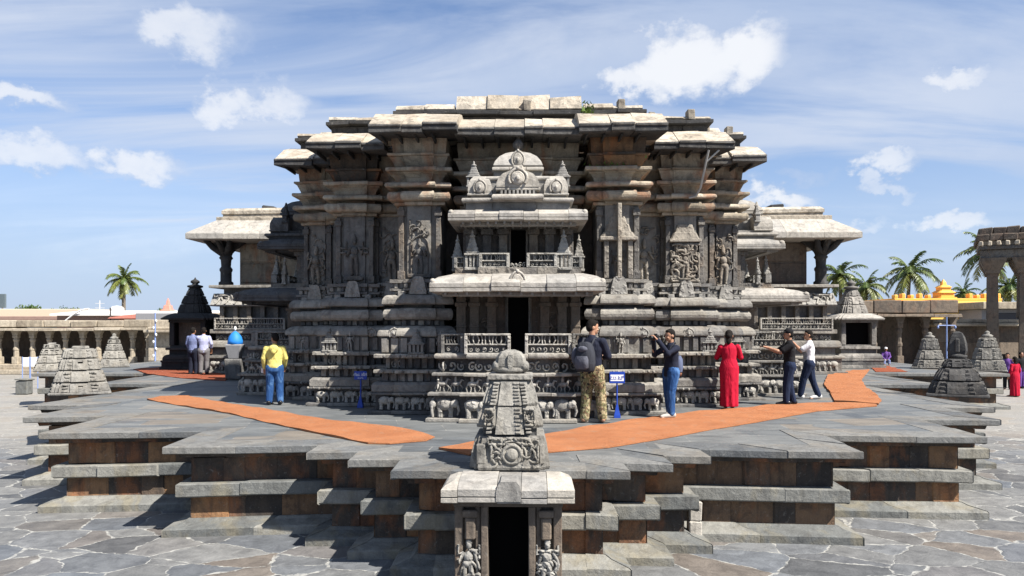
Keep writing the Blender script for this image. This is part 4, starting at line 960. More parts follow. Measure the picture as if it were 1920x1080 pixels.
def cell_shrine(label, px, py, m, me, seed, s=1.0, w=.62):
    X, Y = onplane(px, py, PZ); rg = random.Random(seed)
    root = thing('small_shrine', label, 'shrine', (X * (Y + 1) / Y, Y + 1.0, PZ), R(-1), 'two dark shrines beside the hall steps')
    b = MB()
    def c(hw, prof, t=.5): course(b, 0, hw*2, -hw, hw*2, prof, 2, rg, 1, t, .008)
    c(.98, SL(0, 0, .12)); c(.92, [(0, .12), (0, .3)], .3); c(.95, SL(0, .3, .38), .7); c(.85, KAP(.05, -.1, .38, .6)); c(.72, [(0, .6), (0, .78)], .3); c(.82, SL(0, .78, .88), .7); c(.70, [(0, .88), (0, .95)])
    b.build('moulded_base', M[m], root)
    q = MB(); hw = w
    for sx in (-1, 1):
        for sy in (-1, 1): q.box(sx*hw - .1, sx*hw + .1, sy*hw - .1, sy*hw + .1, .95, 1.98, .5, .02)
        q.box(sx*hw - .04, sx*hw + .04, -hw, hw, .95, 1.98, .3, .01)
    q.box(-hw, hw, hw - .05, hw, .95, 1.98, .2, .0); q.box(-hw - .12, hw + .12, -hw - .12, hw + .12, 1.86, 1.98, .5, .01)
    q.build('cell_wall', M[m], root)
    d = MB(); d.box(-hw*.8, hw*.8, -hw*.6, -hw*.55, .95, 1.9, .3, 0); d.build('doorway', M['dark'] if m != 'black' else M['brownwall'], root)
    e = MB(); e.rings([plus(a, z, .8) for a, z in ((.80, 1.98), (1.0, 1.97), (1.02, 2.03), (.86, 2.14), (.62, 2.24))], .6); e.build('eave', M[me], root)
    t = MB(); tower_tiers(t, [(2.24, 2.60, .54, .44), (2.61, 2.95, .42, .31), (2.96, 3.26, .29, .18)], rg, .3, tint=.6); t.build('tower', M[m], root)
    for z, a in ((2.3, .6), (2.6, .5)):
        pass
    f = MB(); f.lathe([(.2, 0), (.3, .04), (.3, .1), (.14, .14), (.1, .17), (.18, .23), (.16, .3), (.05, .36), (.01, .44)], (0, 0, 3.25), 12, .5); f.build('finial', M[m], root)
cell_shrine('black shrine with a pointed ribbed tower, left of the temple hall', 366, 694, 'black', 'black', 3)
M['striped'] = stone('striped_tower_stone', (.34, .32, .29), (.12, .12, .12), (.50, .47, .42), (.1, .09, .08), .4, .5, .6, K=.95, crust=.4)
cell_shrine('grey shrine with a pale eave and ribbed tower, right of the temple hall', 1596, 691, 'striped', 'eave', 5)

# front shrine
def front_shrine():
    rg = random.Random(31); Y0 = 8.42; root = thing('front_shrine', 'tall narrow shrine with a tapering carved tower at the front centre of the platform', 'shrine', (-.045, Y0, 0), R(-1.5))
    b = MB()
    for sg in (-1, 1):
        b.box(sg*.45 - .16, sg*.45 + .16, .10, 1.2, 0, 1.06, .3, .01); b.box(sg*.27 - .04, sg*.27 + .04, .02, .25, 0, 1.0, .5, .01); b.box(sg*.345 - .03, sg*.345 + .03, .05, .25, 0, 1.0, .4, .01)
        b.box(sg*.56 - .05, sg*.56 + .05, .04, .3, 0, 1.04, .5, .012)
        b.box(sg*.43 - .085, sg*.43 + .085, -.02, .14, .88, .96, .5, .012); b.box(sg*.43 - .06, sg*.43 + .06, .0, .14, .62, .88, .6, .02)
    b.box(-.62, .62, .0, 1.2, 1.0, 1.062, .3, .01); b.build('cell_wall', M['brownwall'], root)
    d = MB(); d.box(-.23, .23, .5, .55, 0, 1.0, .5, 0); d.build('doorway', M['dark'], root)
    for sg in (-1, 1):
        f = MB(); figure(f, sg*.445, .04, .06, .60, rg, .6, False); scrolls(f, sg*.445 - .12, sg*.445 + .12, .04, .05, .5, 14, rg, .018, .75); f.build('guardian_relief', M['carved'], root)
    e = MB(); cuts = [-.745, -.56, -.12, .15, .44, .745]
    for i, (a, c2) in enumerate(zip(cuts, cuts[1:])):
        f, l = i == 0, i == 4; jz = rg.uniform(-.008, .008); t = (.9, .5, .2, .45, 1.0)[i]
        rs = []
        for o, z in ((.03, 1.062), (.0, 1.075), (.0, 1.12), (.025, 1.13), (.0, 1.14), (.0, 1.215), (.06, 1.25), (.22, 1.285), (.45, 1.29)):
            k = o * .6; rs.append([(a + (k if f else .003), -.12 + o, z + jz), (c2 - (k if l else .003), -.12 + o, z + jz), (c2 - (k if l else .003), 1.2, z + jz), (a + (k if f else .003), 1.2, z + jz)])
        e.rings(rs, t)
    e.rings([[(-.13 + q, -.13, z), (.15 - q, -.13, z), (.15 - q, .25, z), (-.13 + q, .25, z)] for q, z in ((0, 1.09), (0, 1.2), (.02, 1.27), (.05, 1.31))], .2)
    e.build('eave', M['eave'], root)
    t = MB(); yc = .55 + .48
    def tier(z0, z1, a0, a1, dy0, dy1, tint):
        r0 = plus(a0, z0, .8, .48*a0/.5); 
        rs = [[(x, y + yc + dy, z) for x, y, z in plus(a, z, .78)] for a, z, dy in ((a0*.98, z0, dy0), (a0, z0 + .03, dy0), ((a0 + a1)/2 + .008, (z0 + z1)/2, (dy0 + dy1)/2), (a1, z1 - .02, dy1), (a1*.97, z1, dy1))]
        t.rings(rs, tint)
    t.sq([(.42, 0), (.42, .06)], (0, yc, 1.27), .15)
    tier(1.31, 1.70, .49, .425, 0, .02, .6); t.sq([(.33, 0), (.33, .13)], (0, yc + .03, 1.69), .0)
    tier(1.80, 2.06, .41, .345, .03, .05, .65); tier(2.065, 2.36, .345, .265, .05, .09, .6); t.sq([(.22, 0), (.28, .02), (.28, .07), (.25, .08)], (0, yc + .09, 2.36), .8)
    t.build('tower', M['tower'], root)
    r = MB(); 
    for z0, z1, a0, a1, d0, d1 in ((1.73, 2.05, .415, .345, .03, .05), (2.07, 2.35, .345, .265, .05, .09)):
        r.rings([[(-q*.42, yc + dd - q - .035, z), (q*.42, yc + dd - q - .035, z), (q*.42, yc + dd - q*.7, z), (-q*.42, yc + dd - q*.7, z)] for q, dd, z in ((a0, d0, z0), (a1, d1, z1))], .75)
        for k in range(7):
            f = (k + .5) / 7; q = a0 + (a1 - a0)*f; dd = d0 + (d1 - d0)*f; z = z0 + (z1 - z0)*f
            for x in (.26, .56, -.62): r.box(x*q - .035, x*q + .035, yc + dd - q - .055, yc + dd - q + .02, z - .013, z + .013, .8, .006, .004, rg)
    for x in (-.42, .0, .42): pass
    r.build('stepped_rib', M['tower'], root)
    k = MB(); yy = yc - .47
    k.lathe([(.13, 0), (.13, .03), (.1, .04), (.09, .02), (.075, .02), (.07, .045), (.03, .05), (.002, .05)], (0, 0, 0), 20, .9)
    k.v = [(x + .03, yy - z, 1.50 + y) for x, y, z in k.v]
    scrolls(k, -.22, -.10, yy, 1.34, 1.68, 24, rg, .017, .85); scrolls(k, .15, .34, yy, 1.34, 1.68, 30, rg, .017, .85); scrolls(k, -.26, .32, yy, 1.62, 1.69, 30, rg, .016, .85)
    for x0, x1 in ((-.40, -.29), (.36, .42)): k.box(x0, x1, yy - .012, yy + .06, 1.38, 1.62, .7, .012, .006, rg)
    scrolls(k, .18, .30, yc - .40, 1.84, 2.03, 18, rg, .014, .85); scrolls(k, -.30, -.2, yc - .40, 1.84, 2.03, 12, rg, .014, .85)
    k.tube([(.03 + .17*math.cos(a), yy - .01, 1.49 + .17*math.sin(a)) for a in [R(-40 + 260*i/16) for i in range(17)]], .016, .9, 5)
    k.build('carved_medallion', M['tower'], root)
    s = MB(); z = 2.44; yy = yc + .09
    s.ell((0, yy, z + .045), (.235, .16, .06), .8, 14, 6); s.rings([[(x*q, y*q + yy, z + zz) for x, y in ((-.15, -.12), (.15, -.12), (.19, .02), (.13, .13), (-.13, .13), (-.19, .02))] for q, zz in ((.9, .04), (1.05, .1), (1.0, .2), (.72, .27), (.3, .30))], .85)
    for sg in (-1, 1): s.ell((sg*.175, yy - .03, z + .09), (.065, .11, .075), .8, 9, 6)
    s.rings([[(-.035*q, yy - .15, z + zz), (.035*q, yy - .15, z + zz), (.035*q, yy - .05, z + zz), (-.035*q, yy - .05, z + zz)] for q, zz in ((.6, .06), (1.1, .14), (.8, .24))], .9)
    s.build('worn_lion', M['tower'], root)
front_shrine()

# ------------------------------------------------------------------ colonnades, gateway and the town beyond
def pillar_mesh(h, w, rg, kind=0):
    p = MB(); p.box(-w, w, -w, w, 0, h*.22, .6, .02, .01, rg)
    p.lathe([(w*.82, h*.22), (w*.82, h*.4), (w*.95, h*.42), (w*.95, h*.46), (w*.72, h*.5), (w*.7, h*.66), (w*1.0, h*.72), (w*.7, h*.78)], (0, 0, 0), 8, .5, False)
    p.box(-w*.85, w*.85, -w*.85, w*.85, h*.78, h*.86, .5, .02); p.rings([[(-w*q, -w*.8, z), (w*q, -w*.8, z), (w*q, w*.8, z), (-w*q, w*.8, z)] for q, z in ((.8, h*.86), (.95, h*.91), (1.35, h*.97), (1.4, h))], .5)
    return p

def colonnade(label, x0, x1, y, h, step, w, roofz, m, deep=3.0, backm='brownwall', rz=0):
    rg = random.Random(int(abs(x0)*10)); L0 = x1 - x0
    root = thing('colonnade', label, 'colonnade', (x0, y, 0), rz)
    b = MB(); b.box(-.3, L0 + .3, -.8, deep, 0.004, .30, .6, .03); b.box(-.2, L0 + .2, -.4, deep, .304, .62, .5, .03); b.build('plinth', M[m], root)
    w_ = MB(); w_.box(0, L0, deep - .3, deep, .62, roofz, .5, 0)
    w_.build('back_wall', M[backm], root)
    p0 = None; n = int(L0 / step)
    for i in range(n + 1):
        if p0 is None: p0 = pillar_mesh(roofz - .62, w, rg).build('pillar', M[m], root); o = p0
        else: o = p0.copy(); C.objects.link(o)
        o.location = (.2 + i * (L0 - .4) / n + rg.uniform(-.06, .06), -.05 + rg.uniform(-.05, .05), .62); o.rotation_euler.z = rg.uniform(-.06, .06)
    r = MB(); n = int(L0 / 1.6)
    for i in range(n):
        a, c2 = L0*i/n, L0*(i + 1)/n; jz = rg.uniform(-.03, .03)
        r.box(a + .005, c2 - .005, -.75 + rg.uniform(-.05, .05), deep + .3, roofz + jz, roofz + .17 + jz, rg.uniform(.4, 1), .02, .015, rg)
        r.box(a + .005, c2 - .005, -.35 + rg.uniform(-.05, .05), deep + .25, roofz + .215, roofz + .215 + h + rg.uniform(-.05, .05), rg.uniform(.3, .9), .04, .02, rg)
    r.build('roof', M[m], root)
    return root
colonnade('long beige stone colonnade behind the courtyard on the left', -46, -22.6, 47, .42, 1.02, .19, 2.72, 'beige')
colonnade('grey stone colonnade right of the temple, with brown bays and one carved pillar row', 19.5, 26.1, 44, .72, 1.55, .20, 3.55, 'brownwall')
def low_wall(label, x0, x1, y, z, cap, m, capm, name='courtyard_wall', holes=()):
    rg = random.Random(int(x0*7) + 3); root = thing(name, label, 'wall', ((x0 + x1)/2, y, 0)); hw = (x1 - x0)/2
    b = MB(); n = max(2, int((x1 - x0)/1.3))
    for i in range(n):
        for k in range(3):
            a, c2 = -hw + 2*hw*i/n, -hw + 2*hw*(i + 1)/n; b.box(a + .004, c2 - .004, rg.uniform(-.02, .02), .6, z*k/3 + .004, z*(k + 1)/3, rg.uniform(.3, .9), .012)
    b.build('wall', M[m], root)
    c = MB(); c.box(-hw - .1, hw + .1, -.5, 1.6, z + .003, z + .18, .7, .03); c.box(-hw, hw, -.2, 1.4, z + .183, z + cap, .6, .04); c.build('coping', M[capm], root)
    if holes:
        d = MB()
        for x, w, h in holes: d.box(x - w, x + w, -.06, .02, .4, h, .4, 0)
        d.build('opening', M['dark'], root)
low_wall('plain beige stone wall joining the left colonnade to the black shrine', -22.4, -17.5, 46, 2.6, .36, 'beige', 'beige')
low_wall('low weathered wall with a pale coping, under the yellow rooftop on the right', 25.6, 32.6, 45.6, 3.0, .42, 'brownwall', 'beige', holes=((-2.2, .25, 1.4), (.9, .22, 1.3)))
low_wall('grey wall with dark openings beyond the right pavilion pillars', 33, 46, 50, 2.9, .4, 'brownwall', 'beige', holes=((-4.2, .5, 2.3), (1, .6, 2.2)))

def gateway():
    rg = random.Random(8); X, Y = 28.45, 44.2; root = thing('pillared_pavilion', 'tall pillared stone pavilion at the right edge with a crumbling carved cornice', 'pavilion', (X, Y, 0), R(-30))
    p0 = None
    for x, y in ((0, 0), (1.6, .1), (.1, 3.2), (1.7, 3.3)):
        if p0 is None:
            p = MB(); p.box(-.55, .55, -.55, .55, 0, .5, .5, .03); p.rings([[(-q, -q, z), (q, -q, z), (q, q, z), (-q, q, z)] for q, z in ((.32, .5), (.29, 3), (.26, 6.1))], .5); p.rings([[(-q, -q*.9, z), (q, -q*.9, z), (q, q*.9, z), (-q, q*.9, z)] for q, z in ((.36, 6.1), (.40, 6.3), (.5, 6.5), (.66, 6.85), (.68, 7.0))], .6)
            p0 = p.build('pillar', M['brownwall'], root); o = p0
        else: o = p0.copy(); C.objects.link(o)
        o.location = (x, y, 0)
    b = MB(); b.box(-.6, 5.2, -.45, .45, 7.003, 7.5, .5, .03, .02, rg); b.box(-.5, 5.2, 2.8, 3.9, 7.003, 7.5, .5, .03); b.box(-.7, 5.2, -.7, 4, 7.503, 7.7, .2, .03, .02, rg); b.build('beam', M['wall'], root)
    k = MB()
    for i in range(13): k.box(-.72 + i*.44, -.5 + i*.44, -.86, -.5, 7.703, 7.98, .9, .04, .02, rg)
    k.box(-.7, 5.2, -.6, 4, 7.72, 8.0, .2, .02); k.build('knob_row', M['beige'], root)
    t = MB()
    for i in range(9): t.box(-.85 + i*.68, -.175 + i*.68, -.75 + rg.uniform(-.12, .1), 4, 8.003, 8.30 + rg.uniform(.0, .1), rg.uniform(.1, .5), .04, .03, rg); t.box(-.7 + i*.68, -.025 + i*.68, -.5 + rg.uniform(-.12, .1), 4, 8.28, 8.72 + rg.uniform(-.10, .14), rg.uniform(.1, .6), .05, .04, rg)
    t.build('crumbling_cornice', M['brownwall'], root)
gateway()

def build(label, cat, name, loc, parts):
    root = thing(name, label, cat, loc)
    for pn, m, fn in parts:
        b = MB(); fn(b); b.build(pn, m if not isinstance(m, str) else M[m], root)
    return root
P_ = lambda n, c, *a, **k: plain(n, c, *a, **k)
cream = P_('cream_wall', (.62, .53, .40), var=.12); salmon = P_('salmon_wall', (.60, .28, .19), var=.12); tarp = P_('white_roof_sheet', (.78, .76, .72), var=.1); tin = P_('rusty_tin', (.30, .20, .165), var=.3, scale=3); slate = P_('grey_sheet', (.28, .28, .29), var=.2)
pink = P_('pink_paint', (.62, .24, .18)); yellow = P_('yellow_paint', (.92, .58, .14), var=.15); orange = P_('orange_paint', (.88, .44, .08), var=.2); white = P_('white_paint', (.78, .78, .76), var=.08); winm = P_('dark_window', (.05, .05, .06), .3)
def bx(*a): return lambda b: [b.box(*q, .5, .03) for q in a]
build('cream house with a brown arched roof edge at the far left', 'house', 'cream_house', (-42, 66, 0), [('wall', cream, bx((-6, 4.6, 0, 6, 0, 4.5))), ('roof_edge', tin, bx((-6, 4.7, -.4, 0, 3.5, 3.85)))])
def arches(b):
    for k in range(1): b.tube([(-3.5 + k*1.5 + 2.2*t - 1, -.6, 3.2 + 1.2*math.sin(t*math.pi/2)) for t in [i/8 for i in range(9)]], .07, .8, 5)
build('long shed with a white sheet roof over rusty tin, beyond the left colonnade', 'shed', 'long_shed', (-32.5, 62, 0), [('tin_wall', tin, bx((-5.3, 6.5, 0, 4, 0, 4.0))), ('roof_sheet', tarp, lambda b: b.rings([[(-5.6, -.5, z), (7, -.5, z), (7, 4.4, z2), (-5.6, 4.4, z2)] for z, z2 in ((3.85, 4.2), (4.0, 4.35))], .5)),
   ('arched_rib', white, arches)])
build('salmon house with a pink sloping roof under the left palm', 'house', 'salmon_house', (-28.6, 60, 0), [('wall', salmon, bx((-3, 3.4, 0, 5, 0, 3.6))), ('roof', pink, lambda b: b.rings([[(-q, -.4, z), (q, -.4, z), (q, 5, z), (-q, 5, z)] for q, z in ((3.7, 3.6), (3.5, 3.7), (2.4, 3.85), (.6, 4.0))], .5)), ('window', winm, bx((-.6, .0, -.05, .02, 3.0, 3.4), (.6, 1.2, -.05, .02, 3.0, 3.4)))])
build('little pink shrine spire showing above the salmon house', 'spire', 'pink_spire', (-30.4, 61.5 + 4.5, 0), [('spire', pink, lambda b: b.sq([(.75, 0), (.75, 4.0), (.55, 4.05), (.5, 4.4), (.34, 4.45), (.28, 4.8), (.15, 4.85), (.1, 5.2), (.02, 5.45)], ch=.2))])
build('white water tank on a roof beside the left palm trunk', 'tank', 'water_tank', (-36.5, 69, 0), [('tank', white, lambda b: b.lathe([(.05, 4.2), (.6, 4.2), (.6, 4.6), (.4, 4.8), (.05, 4.85)], seg=14)), ('support', 'brownwall', bx((-.8, .8, -.8, .8, 0, 4.19)))])
build('grey sheet roofed house with a dark gap, left of the black shrine', 'house', 'grey_house', (-25.6, 58, 0), [('wall', slate, bx((-3.2, 3.5, 0, 4, 0, 3.2))), ('roof', slate, bx((-3.4, 3.8, -.5, 4, 3.25, 4.0)))])
build('low white building with a dark opening behind the black shrine', 'house', 'white_building', (-21.8, 52, 0), [('wall', white, bx((-1.1, 3, 0, 4, 0, 3.65))), ('roof', 'beige', bx((-1.3, 3.2, -.3, 4, 3.66, 3.9))), ('opening', winm, bx((-.5, 1.6, -.05, .03, 2.9, 3.4)))])

def yellow_house(b): 
    b.box(-4.6, 4.6, 0, 5, 0, 4.55, .5, .03)
build('bright yellow rooftop building with orange trim and a small stepped turret', 'building', 'yellow_building', (35.6, 61, 0), [
    ('wall', yellow, yellow_house), ('cornice', orange, bx((-4.8, 4.8, -.3, 5, 4.55, 4.72), (-4.4, 4.4, -.1, 5, 5.05, 5.25), (-4.75, -2.3, -.34, -.1, 3.9, 4.4))),
    ('sloping_parapet', yellow, lambda b: b.rings([[(-q, -q*.02 - .2, z), (q, -.2, z), (q, 4.5, z), (-q, 4.5, z)] for q, z in ((4.7, 4.72), (4.2, 5.05))], .5)),
    ('turret', orange, lambda b: b.sq([(.75, 0), (.75, .25), (.6, .28), (.6, .6), (.7, .63), (.5, .8), (.42, .82), (.42, 1.05), (.5, 1.08), (.3, 1.25), (.2, 1.28), (.16, 1.5), (.03, 1.75)], (.1, .8, 5.1), ch=.15)), ('merlon_row', orange, lambda b: [b.box(x - .16, x + .16, 0, .5, 5.25, 5.55 + .1*(k % 2), .5, .05) for k, x in enumerate((-4.2, -3.6, -2.9, -2.2, -1.5, 1.9, 2.5, 3.1, 3.7, 4.2))]),
    ('sign_board', P_('sign_brown', (.30, .17, .05)), bx((-4.3, -2.6, -.37, -.345, 4.0, 4.3)))])
build('cream wall running left from the yellow building', 'wall', 'cream_wall', (27.5, 63, 0), [('wall', cream, bx((-5, 3.3, 0, 1, 0, 4.55))), ('coping', orange, bx((-5.1, 3.3, -.1, 1.1, 4.56, 4.68)))])
build('pale low house behind the pavilion pillars', 'house', 'pale_house', (40.5, 58, 0), [('wall', slate, bx((-4, 8, 0, 5, 0, 4.3))), ('roof', 'beige', bx((-4.4, 8, -.8, 5, 4.31, 4.85))), ('opening', winm, bx((-3, 1, -.05, .03, 3.0, 4.0)))])

# poles, boards, bin, blocks
bluep = P_('blue_pole_paint', (.20, .28, .52), .4); steel = P_('galvanised_pole', (.5, .5, .5), .4)
def pole(label, px, ptop, Y, r, m, parts=(), name='pole', cat='pole'):
    X = (px - HX) * Y / F; zt = EYE + (HY - ptop) * Y / F; root = thing(name, label, cat, (X, Y, 0))
    b = MB(); b.tube([(0, 0, 0), (0, 0, zt*.5), (0, 0, zt)], [r*1.2, r, r*.85], .5, 8); b.lathe([(r*3, 0), (r*3, .06), (r*1.3, .1)], seg=10); b.build('post', m, root)
    for pn, mm, fn in parts:
        q = MB(); fn(q, zt); q.build(pn, mm, root)
pole('tall blue pole wound with white lamps, at the right end of the left colonnade', 291, 586, 45, .045, bluep, [('lamp', white, lambda q, z: [q.ell((.08*(-1)**k, -.05, z - .5 - k*.42), (.06, .06, .1), .5, 7, 5) for k in range(7)])], 'lamp_pole', 'lamp pole')
pole('tall blue pole with a cross arm, behind the blackened tower stub', 1775, 594, 43, .04, bluep, [('cross_arm', bluep, lambda q, z: (q.tube([(-.5, 0, z - .5), (.5, 0, z - .5)], .03, .5, 6), q.ell((-.5, 0, z - .6), (.06, .06, .09)), q.ell((.5, 0, z - .6), (.06, .06, .09))))], 'lamp_pole', 'lamp pole')
pole('thin electric pole with cross arms above the left shed roof', 187, 563, 66, .05, steel, [('cross_arm', steel, lambda q, z: [q.box(-.4, .4, -.03, .03, z - .3 - k*.4, z - .26 - k*.4) for k in range(2)])], 'electric_pole', 'pole')
pole('short dark post on the left shed roof', 207, 577, 60, .06, P_('dark_post', (.05, .05, .05)))
build('grey billboard on a post at the left edge of the photo', 'billboard', 'billboard', ((4 - HX)*70/F, 70, 0), [('board', P_('dark_board', (.10, .13, .15)), bx((-.5, .35, -.1, .1, 4.7, 6.0))), ('post', steel, lambda b: b.tube([(0, .05, 0), (0, .05, 5)], .07))])
for k, (px, lab) in enumerate(((49, 'left'), (64, 'right'))):
    Y = 36; build(f'small white notice board, the {lab} one of two by the left colonnade', 'notice board', 'notice_board', ((px - HX)*Y/F, Y, 0), [('panel', white, bx((-.16, .16, -.02, .02, 1.05, 1.5))), ('frame', bluep, bx((-.19, -.165, -.03, .03, 0, 1.53), (.165, .19, -.03, .03, 0, 1.53)))])['group'] = 'white notice boards'
build('weathered upright stone block below the notice boards', 'stone', 'stone_block', ((46 - HX)*33/F, 33, 0), [('block', 'band', lambda b: (b.box(-.28, .25, -.2, .2, 0, .62, .4, .04, .03), b.box(-.32, .3, -.24, .24, .622, .7, .6, .03, .02)))])
bb = (onplane(441, 693, PZ)); root = thing('water_bin', 'bright blue dome lidded container on a grey stand beside the left shrine base', 'container', ((441 - HX)*24/F, 24, PZ)); root.scale = (.88, .88, 1.36)
q = MB(); q.rings([[(-a, -a, z), (a, -a, z), (a, a, z), (-a, a, z)] for a, z in ((.16, .50), (.18, .52), (.27, .82), (.25, .84))], .6); q.build('stand', P_('grey_stand', (.30, .30, .31)), root)
q = MB(); q.box(-.3, .3, -.25, .25, .004, .495, .4, .03, .02); q.build('stone_base', M['stone'], root)
q = MB(); q.lathe([(.02, .845), (.27, .845), (.265, .92), (.22, 1.02), (.13, 1.10), (.05, 1.14), (.01, 1.15)], seg=20); q.build('blue_drum', P_('blue_plastic', (.02, .20, .62), .6, .15), root)
q = MB(); q.ell((0, 0, 1.21), (.05, .05, .055)); q.build('knob', white, root)

# information signs in blue paint
def sign(label, px, py, ptop, w, h, txt, seed):
    X, Y = onplane(px, py, PZ); root = thing('blue_sign', label, 'sign', (X, Y, PZ), R(-2), 'blue information signs')
    zt = EYE + (HY - ptop)*Y/F - PZ; blue = M['signblue']
    b = MB(); b.tube([(0, .02, 0), (0, .02, zt - .02)], .016, .5, 8); b.rings([[(-a, -a, z), (a, -a, z), (a, a, z), (-a, a, z)] for a, z in ((.062, 0), (.058, .05), (.035, .14), (.018, .24))], .5); b.build('post', blue, root)
    b = MB(); b.box(-w/2, w/2, -.012, .012, zt - h, zt, .5, .004); pn = b.build('panel', blue, root)
    return root, zt, pn
M['signblue'] = P_('sign_blue', (.015, .055, .36), .4, .15); M['signwhite'] = P_('sign_white', (.8, .82, .85), .5, .05)
def text(body, size, loc, m, parent, name='lettering'):
    cu = bpy.data.curves.new(name, 'FONT'); cu.body = body; cu.size = size; cu.align_x = 'CENTER'; cu.extrude = .001; cu.materials.append(m)
    q = bpy.data.objects.new(name, cu); C.objects.link(q); me = bpy.data.meshes.new_from_object(q.evaluated_get(bpy.context.evaluated_depsgraph_get())); bpy.data.objects.remove(q)
    o = bpy.data.objects.new(name, me); C.objects.link(o); o.parent = parent; o.location = loc; o.rotation_euler = (R(90), 0, 0); return o
r1, z1, p1 = sign('blue sign with white lettering left of the central shrine, on a wide post', 676, 764, 696, .27, .18, '', 1)
text('\u0c97\u0c9f. \u0c9f\u0cc6\u0c97', .085, (0, -.014, z1 - .10), M['signwhite'], p1); text('\u0cae\u0cc1\u0c9f\u0ccd\u0c9f', .035, (0, -.014, z1 - .155), M['signwhite'], p1)
r2, z2, p2_ = sign('blue sign with dark letters on a white patch, just right of the backpack wearer', 1157, 783, 697, .29, .22, '', 2)
b = MB(); b.box(-.125, .125, -.0145, -.011, z2 - .175, z2 - .055, .5, 0); wp = b.build('white_patch', M['signwhite'], p2_)
text('\u0cb2\u0cc1.\u0c9f\u0cbf', .11, (0, -.016, z2 - .15), M['signblue'], p2_)
# ------------------------------------------------------------------ people
def fuse(mb, name, m, parent, voxel, it=3):
    o = mb.build(name, m, parent)
    md = o.modifiers.new('fuse', 'REMESH'); md.mode = 'VOXEL'; md.voxel_size = voxel; md.use_smooth_shade = True
    sm = o.modifiers.new('smooth', 'SMOOTH'); sm.factor = .5; sm.iterations = it
    dg = bpy.context.evaluated_depsgraph_get(); dg.update()
    me = bpy.data.meshes.new_from_object(o.evaluated_get(dg)); o.modifiers.clear(); old = o.data; o.data = me
    if not me.materials: me.materials.append(m)
    bpy.data.meshes.remove(old); me.name = name
    return o

def cloth(name, c, var=.18, fold=.5, fine=None):
    c = tuple(v*.82 for v in c); fine = tuple(v*.82 for v in fine) if fine else None
    t = NT(name); co = t.n("ShaderNodeTexCoord").outputs['Object']
    n = t.noise(t.mapping(co, (1, 1, .45)), 9, 4, .55, .8).outputs['Fac']; w = t.noise(co, 260, 2).outputs['Fac']
    col = t.mix(1.0, c, t.mix(n, (1 - var,)*3, (1 + var,)*3), 'MULTIPLY')
    if fine: col = t.mix(t.ramp(n, .5, .62, 0, .8), col, fine)
    return t.done(col, t.bump(w, .2, .003, t.bump(n, fold, .05)), .9, .15)
def camo(name):
    t = NT(name); co = t.n("ShaderNodeTexCoord").outputs['Object']
    a = t.noise(co, 9, 3, .6, 1.5).outputs['Fac']; b = t.noise(t.mapping(co, (1, 1, 1), (0, 0, 0), (5, 3, 8)), 11, 3, .6, 1.5).outputs['Fac']; c = t.noise(t.mapping(co, (1, 1, 1), (0, 0, 0), (1, 7, 2)), 13, 3, .6, 1.5).outputs['Fac']
    col = t.mix(t.ramp(a, .48, .5), (.33, .28, .17), (.15, .15, .075)); col = t.mix(t.ramp(b, .54, .56), col, (.13, .085, .05)); col = t.mix(t.ramp(c, .57, .59), col, (.025, .025, .022))
    return t.done(col, t.bump(a, .5, .04), .9, .15)
def skin_mat(name, c):
    t = NT(name); co = t.n("ShaderNodeTexCoord").outputs['Object']; n = t.noise(co, 18, 4).outputs['Fac']
    t.b.inputs['Subsurface Weight'].default_value = .08; t.b.inputs['Subsurface Radius'].default_value = (.02, .008, .004)
    return t.done(t.mix(n, tuple(x*.85 for x in c), tuple(x*1.15 for x in c)), None, .5, .4)
skin1 = skin_mat('brown_skin', (.24, .12, .07)); skin2 = skin_mat('tan_skin', (.32, .17, .105)); hairm = cloth('black_hair', (.012, .010, .009), .4, .6); eyem = plain('eye_dark', (.01, .008, .007), .2); lipm = plain('lip_tone', (.26, .09, .075), .5)

def limb(mb, pts, rad, seg=10):
    mb.tube(pts, rad, .5, seg)
    for p, r in zip(pts, rad if not isinstance(rad, (int, float)) else [rad]*len(pts)): mb.ell(p, (r, r, r), .5, 10, 7)

